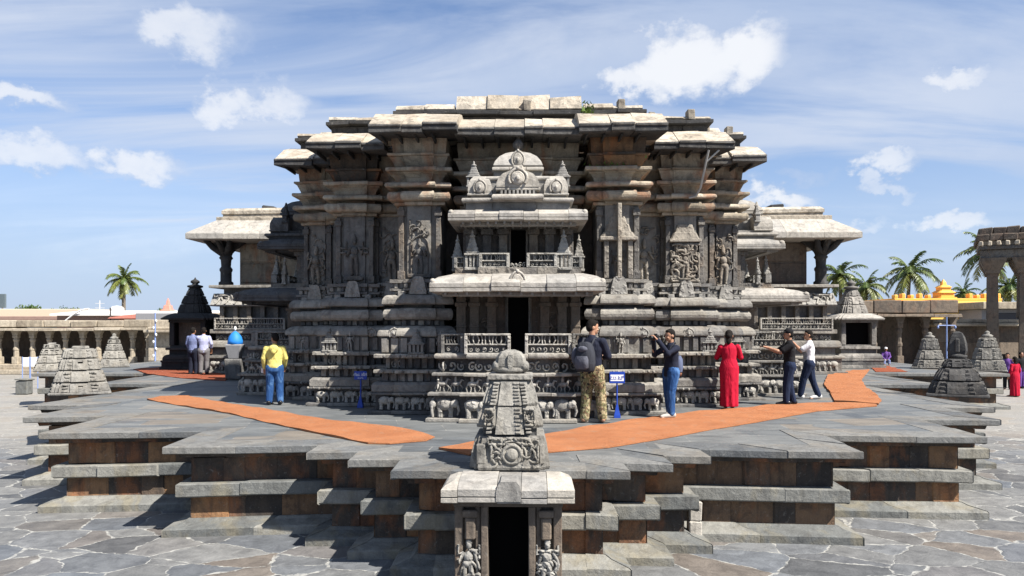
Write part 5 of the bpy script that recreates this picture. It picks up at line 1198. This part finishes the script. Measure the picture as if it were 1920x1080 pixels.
def person(label, px, py, H, rz, arms, feet=None, shirt=None, trousers=None, hair='short', skin=None, sleeve=1.0, shoes=None, vox=.008, head_turn=0.0, head_tip=0.0, gown=None, cap=None, z0=PZ, group=None, Y=None, seated=False, footz=.045, bend=0.0, hem=.47, bulk=1.0):
    if Y is None: X, Y = onplane(px, py, z0)
    else: X = (px - HX) * Y / F
    root = thing('person', label, 'person', (X, Y, z0), rz, group or 'visitors walking round the temple')
    sk = skin or skin1; u = H; V = lambda x, y, z: Vector((x*u, (y + bend*max(0, z - .5))*u, z*u))
    ft = feet or ((-.06, 0.0, 0), (.06, .02, 0))         # left, right foot: x, y, turn
    drop = .0
    hipz, shz = .52 - drop, .815 - drop
    hips = [V(-.052, 0, hipz), V(.052, 0, hipz)]
    kn = []; an = []
    for i, (fx, fy, tr) in enumerate(ft):
        a = V(fx, fy, footz); h = hips[i]; mid = h.lerp(a, .5); 
        if seated: k = Vector((h.x*1.5, h.y + .24*u, h.z)); 
        else: k = mid + Vector((0, .02*u, .01*u))
        kn.append(k); an.append(a)
    # --- body: one continuous surface
    b = MB()
    hd = Vector((0, .012*u + bend*.42*u, .935*u - drop*u))
    hb = MB()
    hb.ell((0, 0, .012*u), (.046*u, .056*u, .062*u), .5, 16, 12); hb.ell((0, .018*u, -.026*u), (.036*u, .040*u, .042*u), .5, 14, 10); hb.ell((0, .054*u, -.012*u), (.009*u, .013*u, .016*u), .5, 8, 6)
    for sg in (-1, 1): hb.ell((sg*.047*u, -.004*u, -.004*u), (.008*u, .014*u, .019*u), .5, 8, 6); hb.ell((sg*.02*u, .046*u, -.018*u), (.014*u, .012*u, .01*u), .5, 8, 5)
    hb.ell((0, .048*u, -.034*u), (.016*u, .009*u, .006*u), .5, 8, 5); hb.ell((0, .044*u, -.055*u), (.014*u, .012*u, .010*u), .5, 8, 5)
    HM = Matrix.Translation(hd) @ Matrix.Rotation(head_turn, 4, 'Z') @ Matrix.Rotation(-head_tip, 4, 'X')
    hb2 = [tuple(HM @ Vector(p)) for p in hb.v]; off = len(b.v); b.v += hb2; b.f += [[off + i for i in f] for f in hb.f]; b.t += hb.t; b.s += hb.s
    limb(b, [V(0, -.002, .80 - drop), V(0, .0, .86 - drop), hd + Vector((0, -.01*u, -.02*u))], [.036*u, .031*u, .033*u])
    limb(b, [V(0, 0, .53), V(0, 0, .62), V(0, 0, .72), V(0, 0, .79)], [.066*u, .058*u, .066*u, .05*u])
    for i in range(2):
        limb(b, [hips[i], kn[i], an[i]], [.062*u, .036*u, .022*u]); limb(b, [kn[i].lerp(an[i], .25) + Vector((0, -.008*u, 0)), kn[i].lerp(an[i], .5)], [.034*u, .027*u])
        tr = ft[i][2]; d = Vector((math.sin(tr), math.cos(tr), 0)); f0 = an[i]
        limb(b, [f0 + Vector((0, 0, -.012*u)) - d*.022*u, f0 + d*.03*u + Vector((0, 0, -.018*u)), f0 + d*.085*u + Vector((0, 0, -.029*u)), f0 + d*.115*u + Vector((0, 0, -.033*u))], [.024*u, .024*u, .018*u, .011*u])
        sd = Vector((d.y, -d.x, 0))
        for q in range(5): limb(b, [f0 + d*.10*u + sd*(q - 2)*.0095*u + Vector((0, 0, -.035*u)), f0 + d*(.135 - abs(q - (1 if i else 3))*.006)*u + sd*(q - 2)*.0105*u + Vector((0, 0, -.037*u))], [.008*u, .0065*u], 6)
    AR = []
    for i, sg in enumerate((-1, 1)):
        sh = V(sg*.105*bulk, 0, shz - .01); e, w, hdir = arms[i]; e = V(*e); w = V(*w); hdv = Vector(hdir).normalized()
        AR.append((sh, e, w))
        limb(b, [sh - Vector((0, 0, .01*u)), e, w], [.034*u, .026*u, .018*u]); limb(b, [e.lerp(w, .25), e.lerp(w, .5)], [.029*u, .024*u])
        # hand: palm, four fingers of unequal length bent at the knuckle, thumb from the palm's side
        fd = (w - e).normalized(); hv = (fd + hdv*.6).normalized(); sd = hv.cross(Vector((0, 0, 1)) if abs(hv.z) < .9 else Vector((0, 1, 0))).normalized(); nn = sd.cross(hv)
        pc = w + hv*.030*u
        for k in range(4):
            o = sd*(k - 1.5)*.0115*u; ln = (.040, .046, .043, .034)[k]*u; r0 = .0062*u
            limb(b, [w + hv*.006*u + o*.6, pc + hv*.022*u + o], [.011*u, .0095*u], 6)
            limb(b, [pc + hv*.024*u + o, pc + hv*(.024*u + ln*.5) + o*1.1 - nn*ln*.12, pc + hv*(.024*u + ln*.85) + o*1.1 - nn*ln*.5], [r0*1.1, r0, r0*.8], 6)
        limb(b, [w + hv*.012*u - sd*sg*.012*u, pc - sd*sg*.028*u - nn*.008*u, pc + hv*.020*u - sd*sg*.030*u - nn*.016*u], [.009*u, .0075*u, .006*u], 6)
    fuse(b, 'body', sk, root, vox, 2)
    # --- hair and face
    h = MB()
    def hell(c, r): 
        T0 = h.T; h.T = HM; h.ell(tuple(Vector(c)*u), tuple(Vector(r)*u), .5, 16, 10); h.T = T0
    hell((0, -.010, .024), (.051, .056, .058))
    if hair == 'short': hell((0, -.022, .0), (.049, .046, .05)); hell((0, .022, .052), (.038, .03, .022))
    if hair == 'bun': hell((0, -.022, .0), (.049, .046, .055)); hell((0, -.06, -.01), (.03, .028, .03)); hell((0, -.035, -.06), (.035, .025, .06))
    if hair == 'long': hell((0, -.025, -.02), (.05, .045, .08)); hell((0, -.035, -.1), (.045, .03, .09))
    fuse(h, 'hair', hairm, root, .010, 2)
    f = MB(); f.T = HM
    for sg in (-1, 1): f.ell((sg*.019*u, .0555*u, -.006*u), (.0065*u, .004*u, .0045*u), .5, 8, 5)
    f.build('eyes', eyem, root)
    f = MB(); f.T = HM; f.ell((0, .0545*u, -.035*u), (.014*u, .005*u, .0045*u)); f.build('mouth', lipm, root)
    if cap is not None:
        c = MB(); c.T = HM; c.ell((0, -.006*u, .036*u), (.056*u, .062*u, .05*u), .5, 16, 10); c.ell((0, .055*u, .032*u), (.045*u, .05*u, .008*u), .5, 14, 6); fuse(c, 'cap', cap, root, .009)
    # --- clothes follow the body
    if shirt is not None:
        s = MB(); k = 1.18*bulk
        prof = [(hem, .100, .080), (hem + .03, .102, .081), (.57, .097, .075), (.64, .092, .070), (.72, .108, .076), (.775, .106, .068), (.81, .078, .055), (.838, .045, .043)]
        rs = [[tuple(V(a*bulk*math.cos(t)*(1 + .03*math.sin(5*t + z*40)), bb*math.sin(t)*(1 + .03*math.sin(5*t + z*40)) - .003, z)) for t in [2*math.pi*q/28 for q in range(28)]] for z, a, bb in prof]
        s.rings(rs, .5, True)
        for q in (-1, 1):
            limb(s, [V(q*.05, -.004, .805), V(q*.10*bulk, 0, .792)], [.036*u, .038*u])
        limb(s, [V(0, -.004, .80), V(0, -.004, .832)], [.055*u, .044*u])
        for sh, e, w in AR:
            if sleeve > .6: limb(s, [sh - Vector((0, 0, .012*u)), e, e.lerp(w, min(1, (sleeve - .5)*2*.94))], [.044*u, .038*u, .030*u])
            else: limb(s, [sh - Vector((0, 0, .012*u)), sh.lerp(e, sleeve*1.5)], [.044*u, .044*u])
        fuse(s, 'top', shirt, root, .011, 3)
    if trousers is not None:
        t = MB()
        limb(t, [V(-.03, 0, .555), V(.03, 0, .555)], .07*u); limb(t, [V(-.035, -.012, .50), V(.035, -.012, .50)], .074*u)
        for i in range(2): limb(t, [hips[i], kn[i], kn[i].lerp(an[i], .6), an[i] + Vector((0, 0, .012*u))], [.076*u, .053*u*bulk, .047*u*bulk, .044*u*bulk])
        fuse(t, 'trousers', trousers, root, .011, 3)
    if gown is not None:
        g = MB(); rg = random.Random(3)
        prof = [(.03, .112, .105), (.15, .112, .10), (.30, .114, .098), (.46, .122, .096), (.53, .122, .092), (.58, .110, .084), (.64, .088, .072), (.71, .096, .072), (.78, .10, .066), (.825, .06, .05), (.845, .04, .04)]
        rs = []
        for z, a, bb in prof:
            amp = .10*max(0, (.5 - z)/.5)
            rs.append([tuple(V(a*math.cos(t)*(1 + amp*math.sin(9*t + z*4)), bb*math.sin(t)*(1 + amp*math.sin(9*t + z*4)), z)) for t in [2*math.pi*q/40 for q in range(40)]])
        g.rings(rs, .5, True)
        for sh, e, w in AR: limb(g, [sh - Vector((0, 0, .014*u)), e, e.lerp(w, .9)], [.040*u, .036*u, .028*u])
        fuse(g, 'gown', gown, root, .011, 2)
    if shoes is not None:
        s = MB()
        for i in range(2):
            tr = ft[i][2]; d = Vector((math.sin(tr), math.cos(tr), 0)); f0 = an[i]
            limb(s, [f0 + Vector((0, 0, -.008*u)) - d*.025*u, f0 + d*.04*u + Vector((0, 0, -.014*u)), f0 + d*.115*u + Vector((0, 0, -.024*u))], [.034*u, .031*u, .021*u])
        fuse(s, 'shoes', shoes, root, .009)
    return root, HM, AR

def prop(name, label, cat, root, m, fn, extra=()):
    """a thing held by a person: a top-level object placed where the person holds it (fn builds in the person's own axes)"""
    b = MB(); fn(b); c = Vector((sum(p[0] for p in b.v), sum(p[1] for p in b.v), sum(p[2] for p in b.v))) / len(b.v)
    b.v = [tuple(Vector(p) - c) for p in b.v]
    o = b.build(name, m); o.rotation_euler = root.rotation_euler; o.location = Vector(root.location) + Matrix.Rotation(root.rotation_euler.z, 3, 'Z') @ c
    tag(o, label, cat)
    for pn, mm, f2 in extra:
        q = MB(); f2(q); q.v = [tuple(Vector(p) - c) for p in q.v]; q.build(pn, mm, o)
    return o

navy = cloth('navy_cloth', (.016, .019, .034)); jeans = cloth('blue_denim', (.022, .07, .20), .35, .6, (.08, .17, .34)); dkjeans = cloth('dark_denim', (.014, .022, .05), .3); yel = cloth('yellow_jersey', (.62, .54, .17), .12, .8)
red = cloth('red_dress', (.42, .009, .032), .2, .7); blk = cloth('black_cotton', (.014, .014, .016)); wht = cloth('white_cotton', (.72, .72, .74), .06, .5); grey = cloth('grey_cotton', (.27, .29, .33), .12); lav = cloth('lavender_cotton', (.38, .40, .58), .12); blush = cloth('blue_shirt', (.16, .19, .33), .15)
bagm = cloth('charcoal_nylon', (.035, .038, .048), .25, .6); bagl = cloth('grey_nylon', (.10, .105, .13), .2, .6); camom = camo('camouflage_cloth'); gtrs = cloth('grey_trousers', (.16, .155, .16), .15); purple = cloth('purple_cloth', (.13, .06, .25), .2); phonem = plain('phone_black', (.012, .012, .014), .25)

DN = lambda s: ((s*.135, -.01, .655), (s*.145, .05, .51), (0, .3, -1))
# 1: seen from behind, backpack
r1, HM1, _ = person('barefoot person in a dark hoodie and camouflage trousers carrying a backpack', 1110, 793, 1.83, R(-32), (((-.14, .05, .665), (-.02, .17, .66), (.5, .5, .1)), ((.15, .05, .655), (.06, .17, .64), (-.4, .6, .1))),
    ((-.075, -.01, R(10)), (.085, .06, R(-38))), navy, camom, 'short', skin2, 1.0, None, .008, R(-48), R(6), bulk=1.08)
def bp(b):
    b.rings([[(x*w - .02, y*d - .255, z) for x, y in ((-.75, -.9), (-.4, -1), (.4, -1), (.75, -.9), (1, -.2), (1, .7), (.8, 1), (-.8, 1), (-1, .7), (-1, -.2))] for w, d, z in ((.13, .06, .93), (.165, .10, .96), (.175, .115, 1.1), (.17, .11, 1.25), (.14, .09, 1.38), (.10, .06, 1.44), (.05, .03, 1.46))], .5, True)
prop('backpack', 'dark grey backpack worn over the dark hoodie', 'backpack', r1, bagm, bp, (
    ('front_pocket', bagl, lambda b: b.rings([[(x*w - .02, y*d - .37, z) for x, y in ((-1, -.6), (-.5, -1), (.5, -1), (1, -.6), (1, 1), (-1, 1))] for w, d, z in ((.09, .03, .98), (.125, .05, 1.01), (.125, .055, 1.15), (.10, .04, 1.21))], .5, True)),
    ('top_pocket', bagl, lambda b: b.ell((-.02, -.33, 1.33), (.11, .055, .06), .5, 12, 8)),
    ('side_pouch', bagl, lambda b: b.ell((-.22, -.22, 1.2), (.07, .10, .16), .5, 12, 8)),
    ('strap', bagm, lambda b: b.tube([(-.11, -.19, 1.40), (-.115, -.10, 1.515), (-.115, .04, 1.51), (-.12, .135, 1.38), (-.13, .12, 1.2), (-.15, -.08, 1.05)], .02, .5, 6)),
    ('strap', bagm, lambda b: b.tube([(.08, -.19, 1.40), (.10, -.10, 1.515), (.105, .04, 1.51), (.11, .135, 1.38), (.13, .12, 1.2), (.14, -.08, 1.05)], .02, .5, 6))))
# 2: photographer, facing left and a little to the camera
r2, HM2, _ = person('person in a navy jacket and blue jeans holding a camera to the face', 1258, 783, 1.66, R(112), (((-.13, .13, .735), (-.04, .20, .885), (.3, .5, .5)), ((.15, .12, .72), (.05, .20, .885), (-.3, .5, .5))),
    ((-.05, .03, R(10)), (.06, -.03, R(-18))), navy, jeans, 'short', skin2, 1.0, plain('pale_shoe', (.45, .42, .38)), .008, 0, R(4))
prop('camera', 'black camera held up to the face of the person in navy', 'camera', r2, phonem, lambda b: b.box(-.065, .065, .30, .37, 1.475, 1.57, .5, .012), (('lens', phonem, lambda b: b.tube([(0, .36, 1.52), (0, .45, 1.515)], .04, .5, 14)), ('viewfinder', phonem, lambda b: b.box(-.025, .025, .31, .36, 1.57, 1.595, .5, .006))))
prop('shoulder_bag', 'grey blue shoulder bag with a tan base on the navy photographer', 'bag', r2, cloth('slate_bag', (.10, .12, .19)), lambda b: b.rings([[(x*w + .06, y*d - .20, z) for x, y in ((-1, -.6), (-.6, -1), (.6, -1), (1, -.6), (1, .6), (.6, 1), (-.6, 1), (-1, .6))] for w, d, z in ((.09, .06, .86), (.10, .075, .95), (.09, .07, 1.1), (.06, .04, 1.17))], .5, True),
    (('tan_base', cloth('tan_leather', (.23, .11, .06)), lambda b: b.ell((.06, -.205, .83), (.085, .065, .065), .5, 12, 8)), ('strap', bagm, lambda b: b.tube([(.06, -.22, 1.16), (.08, -.12, 1.33), (-.02, -.085, 1.42), (-.09, -.02, 1.43), (-.12, .09, 1.33), (-.03, .13, 1.15), (.12, .06, 1.0), (.13, -.12, .98)], .012, .5, 6))))
# 3: red dress from behind
person('woman in a long red dress seen from behind, dark hair tied up', 1367, 766, 1.63, R(-12), (((-.15, .05, .66), (-.05, .16, .70), (.4, .5, .2)), ((.15, .05, .66), (.05, .16, .70), (-.4, .5, .2))), ((-.04, 0, 0), (.05, .02, 0)), None, None, 'bun', skin1, 1.0, None, .008, R(-8), R(14), gown=red)
# 4: black t-shirt, arms stretched left
r4, _, _ = person('person in a black cap, black t-shirt and dark trousers stretching out a phone', 1480, 760, 1.66, R(82), (((-.10, .13, .70), (-.03, .28, .76), (.2, .8, .1)), ((.13, .12, .70), (.03, .29, .765), (-.2, .8, .1))), ((-.05, .05, R(8)), (.06, -.06, R(-10))), blk, dkjeans, 'short', skin2, .5, phonem, .008, 0, R(2), cap=blk)
prop('phone', 'black phone held out at arm length by the person in black', 'phone', r4, phonem, lambda b: b.box(-.075, .075, .565, .577, 1.27, 1.345, .5, .004), (('screen', plain('screen_glass', (.02, .02, .025), .1), lambda b: b.box(-.07, .07, .562, .5645, 1.275, 1.34, .5, 0)),))
# 5: white t-shirt
r5, _, _ = person('person in a white and grey t-shirt standing with legs apart, taking a picture', 1517, 748, 1.62, R(72), (((-.11, .12, .71), (-.02, .21, .82), (.3, .6, .4)), ((.14, .10, .69), (.03, .21, .81), (-.3, .6, .4))), ((-.03, .12, R(5)), (.06, -.13, R(-25))), wht, dkjeans, 'short', skin2, .5, plain('white_shoe', (.6, .6, .58)), .008, R(10), R(-4))
g5 = MB(); g5.T = Matrix.Identity(4); g5.rings([[(.082*1.62*math.cos(t)*1.12, .072*1.62*math.sin(t)*1.15, z) for t in [R(20 + 140*q/14) for q in range(15)]] + [(.06*1.62*math.cos(t), .05*1.62*math.sin(t), z) for t in [R(160 - 140*q/14) for q in range(15)]] for z in (.80, 1.0, 1.12)], .5, True)
g5.build('grey_front', grey, r5)
gl = MB(); gl.T = Matrix.Translation((0, .012*1.62, .935*1.62)) @ Matrix.Rotation(R(10), 4, 'Z'); gl.box(-.075, .075, .083, .10, -.02, .015, .5, .006); gl.build('sunglasses', phonem, r5)
prop('phone', 'dark phone raised in front of the white shirted person', 'phone', r5, phonem, lambda b: b.box(-.038, .038, .425, .437, 1.29, 1.44, .5, .004), (('screen', plain('screen_dark', (.02, .02, .025), .1), lambda b: b.box(-.034, .034, .422, .4245, 1.295, 1.435, .5, 0)),))
# 6: yellow sweatshirt
r6, _, _ = person('person in a yellow hooded sweatshirt and blue jeans, seen from behind', 515, 759, 1.56, R(8), (((-.15, -.01, .655), (-.145, .045, .52), (0, .3, -1)), ((.145, .02, .655), (.12, .10, .54), (-.2, .4, -.6))), ((-.075, .0, R(8)), (.075, .0, R(-12))), yel, jeans, 'short', skin1, 1.0, phonem, .008, R(42), R(12), bulk=1.08, hem=.52)
h6 = MB(); h6.ell((0, -.085*1.56, .795*1.56), (.11, .05, .085), .5, 14, 8); h6.ell((0, -.10*1.56, .755*1.56), (.06, .035, .06), .5, 12, 8); fuse(h6, 'hood', yel, r6, .011)
prop('paper', 'white folded paper in the hand of the person in yellow', 'paper', r6, wht, lambda b: b.box(-.31, -.19, .10, .115, .70, .80, .5, .002))
# 7, 8: two standing far left
person('person in a blue shirt and dark trousers, left of two far left', 362, 703, 1.66, R(-10), (((-.14, 0, .66), (-.13, .08, .53), (0, .4, -1)), ((.14, .08, .70), (.05, .18, .72), (-.5, .5, 0))), None, blush, navy, 'short', skin1, .8, blk, .012)
person('person in a pale lavender shirt and grey trousers, right of two far left', 382, 703, 1.66, R(15), (((-.15, .05, .74), (-.20, .1, .80), (-.6, .3, .1)), ((.15, .0, .66), (.14, .08, .53), (0, .4, -1))), None, lav, gtrs, 'short', skin1, .8, blk, .012)
# 9: seated on the platform's far edge
person('small person in purple with a white cap sitting by the right colonnade', 1661, 684, 1.2, R(160), (((-.14, .06, .66), (-.06, .16, .58), (.3, .5, -.3)), ((.14, .06, .66), (.06, .16, .58), (-.3, .5, -.3))), ((-.08, .27, 0), (.08, .29, 0)), purple, blush, 'short', skin1, 1.0, None, .012, cap=wht, z0=PZ - .43, Y=33, seated=True, footz=.40)
# 10-12: at the right edge, on the ground
person('woman in a bright red tunic walking at the right edge of the photo', 1903, 744, 1.70, R(15), (DN(-1), DN(1)), ((-.05, .06, 0), (.05, -.04, 0)), None, None, 'long', skin2, 1.0, None, .012, gown=red, z0=0.0, group='visitors at the right edge')
person('person in dark purple standing behind the woman in the red tunic', 1889, 730, 1.72, R(140), (DN(-1), DN(1)), None, purple, blk, 'short', skin1, 1.0, blk, .012, z0=0.0, group='visitors at the right edge')
person('person in black at the right edge, under the pavilion', 1914, 728, 1.74, R(190), (DN(-1), DN(1)), None, blk, purple, 'long', skin1, 1.0, blk, .012, z0=0.0, group='visitors at the right edge')

# ------------------------------------------------------------------ palms and trees
def leaf_mat(name, a, b):
    t = NT(name); at = t.n("ShaderNodeAttribute", attribute_name='tint').outputs['Fac']
    co = t.n("ShaderNodeTexCoord").outputs['Object']; n = t.noise(co, 3, 3).outputs['Fac']
    col = t.mix(at, a, b); col = t.mix(1.0, col, t.mix(n, (.75,)*3, (1.25,)*3), 'MULTIPLY')
    t.b.inputs['Transmission Weight'].default_value = 0
    return t.done(col, None, .45, .35)
M['frond'] = leaf_mat('palm_frond', (.035, .075, .015), (.17, .17, .035)); M['leaf'] = leaf_mat('tree_leaf', (.03, .07, .015), (.09, .13, .03)); M['bark'] = plain('palm_bark', (.20, .17, .135), .9, .35, 6, .1, .5)
def palm(label, px, pyc, rpx, Y, seed, lean=0.0, zb=0.0):
    rg = random.Random(seed); k = Y / F; X = (px - HX)*k; zc = EYE + (HY - pyc)*k; r = rpx*k*1.25
    root = thing('palm_tree', label, 'palm tree', (X - lean, Y, zb), rg.uniform(0, 6), 'coconut palms beyond the courtyard')
    root.rotation_euler.z = 0
    t = MB(); n = 9; t.tube([(lean*(i/n)**1.6, .1*math.sin(i*.5), zc*i/n) for i in range(n + 1)], [.26 - .012*i for i in range(n + 1)], .5, 10); t.build('trunk', M['bark'], root)
    for q in range(24):
        az = q*2.399 + rg.uniform(-.2, .2); el = R(78) - R(118)*(q/23)**.9 + rg.uniform(-.12, .12); ln = r*rg.uniform(.95, 1.25)*(1.0 if q > 4 else .85)
        f = MB(); P0 = Vector((0, 0, 0)); d = Vector((math.cos(az)*math.cos(el), math.sin(az)*math.cos(el), math.sin(el))); pts = [P0]; p = P0.copy(); st = ln/11
        for i in range(11):
            p = p + d*st; d = (d + Vector((0, 0, -.115 - .02*i*.5))).normalized(); pts.append(p.copy())
        f.tube(pts, [.05 - .0038*i for i in range(12)], .5, 4); tn = min(1, max(0, .15 + .75*(q/23)**2.2 + rg.uniform(-.15, .15)))
        up = Vector((0, 0, 1))
        for i in range(1, 34):
            fr = i/34; a = fr*11; j = int(a); base = pts[j].lerp(pts[min(j + 1, 11)], a - j); tg = (pts[min(j + 1, 11)] - pts[j]).normalized(); sd = tg.cross(up)
            if sd.length < .1: sd = Vector((1, 0, 0))
            sd.normalize(); L = ln*.24*math.sin(math.pi*(.12 + .8*fr))**.7*rg.uniform(.8, 1.15)
            for sg in (-1, 1):
                tip = base + sd*sg*L*.72 + tg*L*.45 + Vector((0, 0, -L*rg.uniform(.25, .75))); w = tg*.05*max(1, r/2.2)
                md = base.lerp(tip, .5) + Vector((0, 0, L*.08))
                f.add([tuple(base - w*.6), tuple(base + w*.6), tuple(md + w*.75), tuple(tip), tuple(md - w*.75)], [(0, 1, 2, 3, 4)], min(1, max(0, tn + rg.uniform(-.15, .15))))
        f.build('frond', M['frond'], root, (lean, .1*math.sin(4.5), zc))
    c = MB()
    for q in range(7): a = q*.9; c.ell((lean + .22*math.cos(a), .22*math.sin(a) - .1, zc - .28 - .05*(q % 2)), (.13, .13, .16), .5, 8, 6)
    c.build('coconut_bunch', plain('coconut_green', (.16, .15, .03)), root)
palm('coconut palm standing alone above the roofs on the left', 234, 524, 31, 78, 1, .25)
palm('palm partly hidden by the temple hall, right of the temple', 1574, 518, 38, 74, 2, -.3)
palm('lower palm right behind the striped shrine tower', 1624, 538, 34, 72, 3, .2)
palm('tall full palm above the right colonnade', 1705, 510, 44, 76, 4, .3)
palm('small distant palm just right of the orange turret', 1806, 550, 24, 95, 5)
palm('tall palm rising left of the pavilion cornice', 1852, 472, 48, 80, 6, -.6)
palm('palm seen between the pavilion pillars', 1893, 540, 42, 70, 7, .2)
def bush(label, px, py, rpx, Y, seed, name='leafy_tree'):
    rg = random.Random(seed); k = Y / F; X = (px - HX)*k; zc = EYE + (HY - py)*k; r = rpx*k; root = thing(name, label, 'tree', (X, Y, 0), 0, 'trees on the left skyline')
    t = MB(); t.tube([(0, 0, 0), (.1, 0, zc*.6), (0, 0, zc)], [.2, .15, .05]); 
    for q in range(5): a = q*1.3; t.tube([(.05, 0, zc*.75), (math.cos(a)*r*.4, math.sin(a)*r*.4, zc + r*.1)], [.07, .03])
    t.build('trunk', M['bark'], root)
    c = MB()
    cl = [(rg.gauss(0, .5)*r, rg.gauss(0, .4)*r, zc + rg.gauss(0, .28)*r, rg.uniform(.3, .55)*r) for _ in range(11)]
    for x, y, z, cr in cl:
        tn = rg.uniform(.1, .9)
        for _ in range(90):
            d = Vector((rg.gauss(0, 1), rg.gauss(0, 1), rg.gauss(0, 1))).normalized()*cr*rg.random()**.4; p = Vector((x, y, z)) + d; s = r*.13
            u_, v_ = Vector((rg.gauss(0, 1), rg.gauss(0, 1), rg.gauss(0, 1))).normalized()*s, Vector((rg.gauss(0, 1), rg.gauss(0, 1), rg.gauss(0, 1))).normalized()*s*.5
            c.add([tuple(p - u_), tuple(p + v_), tuple(p + u_), tuple(p - v_)], [(0, 1, 2, 3)], min(1, max(0, tn + rg.uniform(-.2, .2))))
    c.build('crown', M['leaf'], root)
bush('round bush like tree above the cream house, far left', 52, 582, 18, 90, 1)
bush('tiny tree top over the white shed roof, far left', 126, 584, 15, 85, 2)
bush('small dark tree top left of the black shrine, beyond the grey roof', 301, 588, 15, 80, 3)
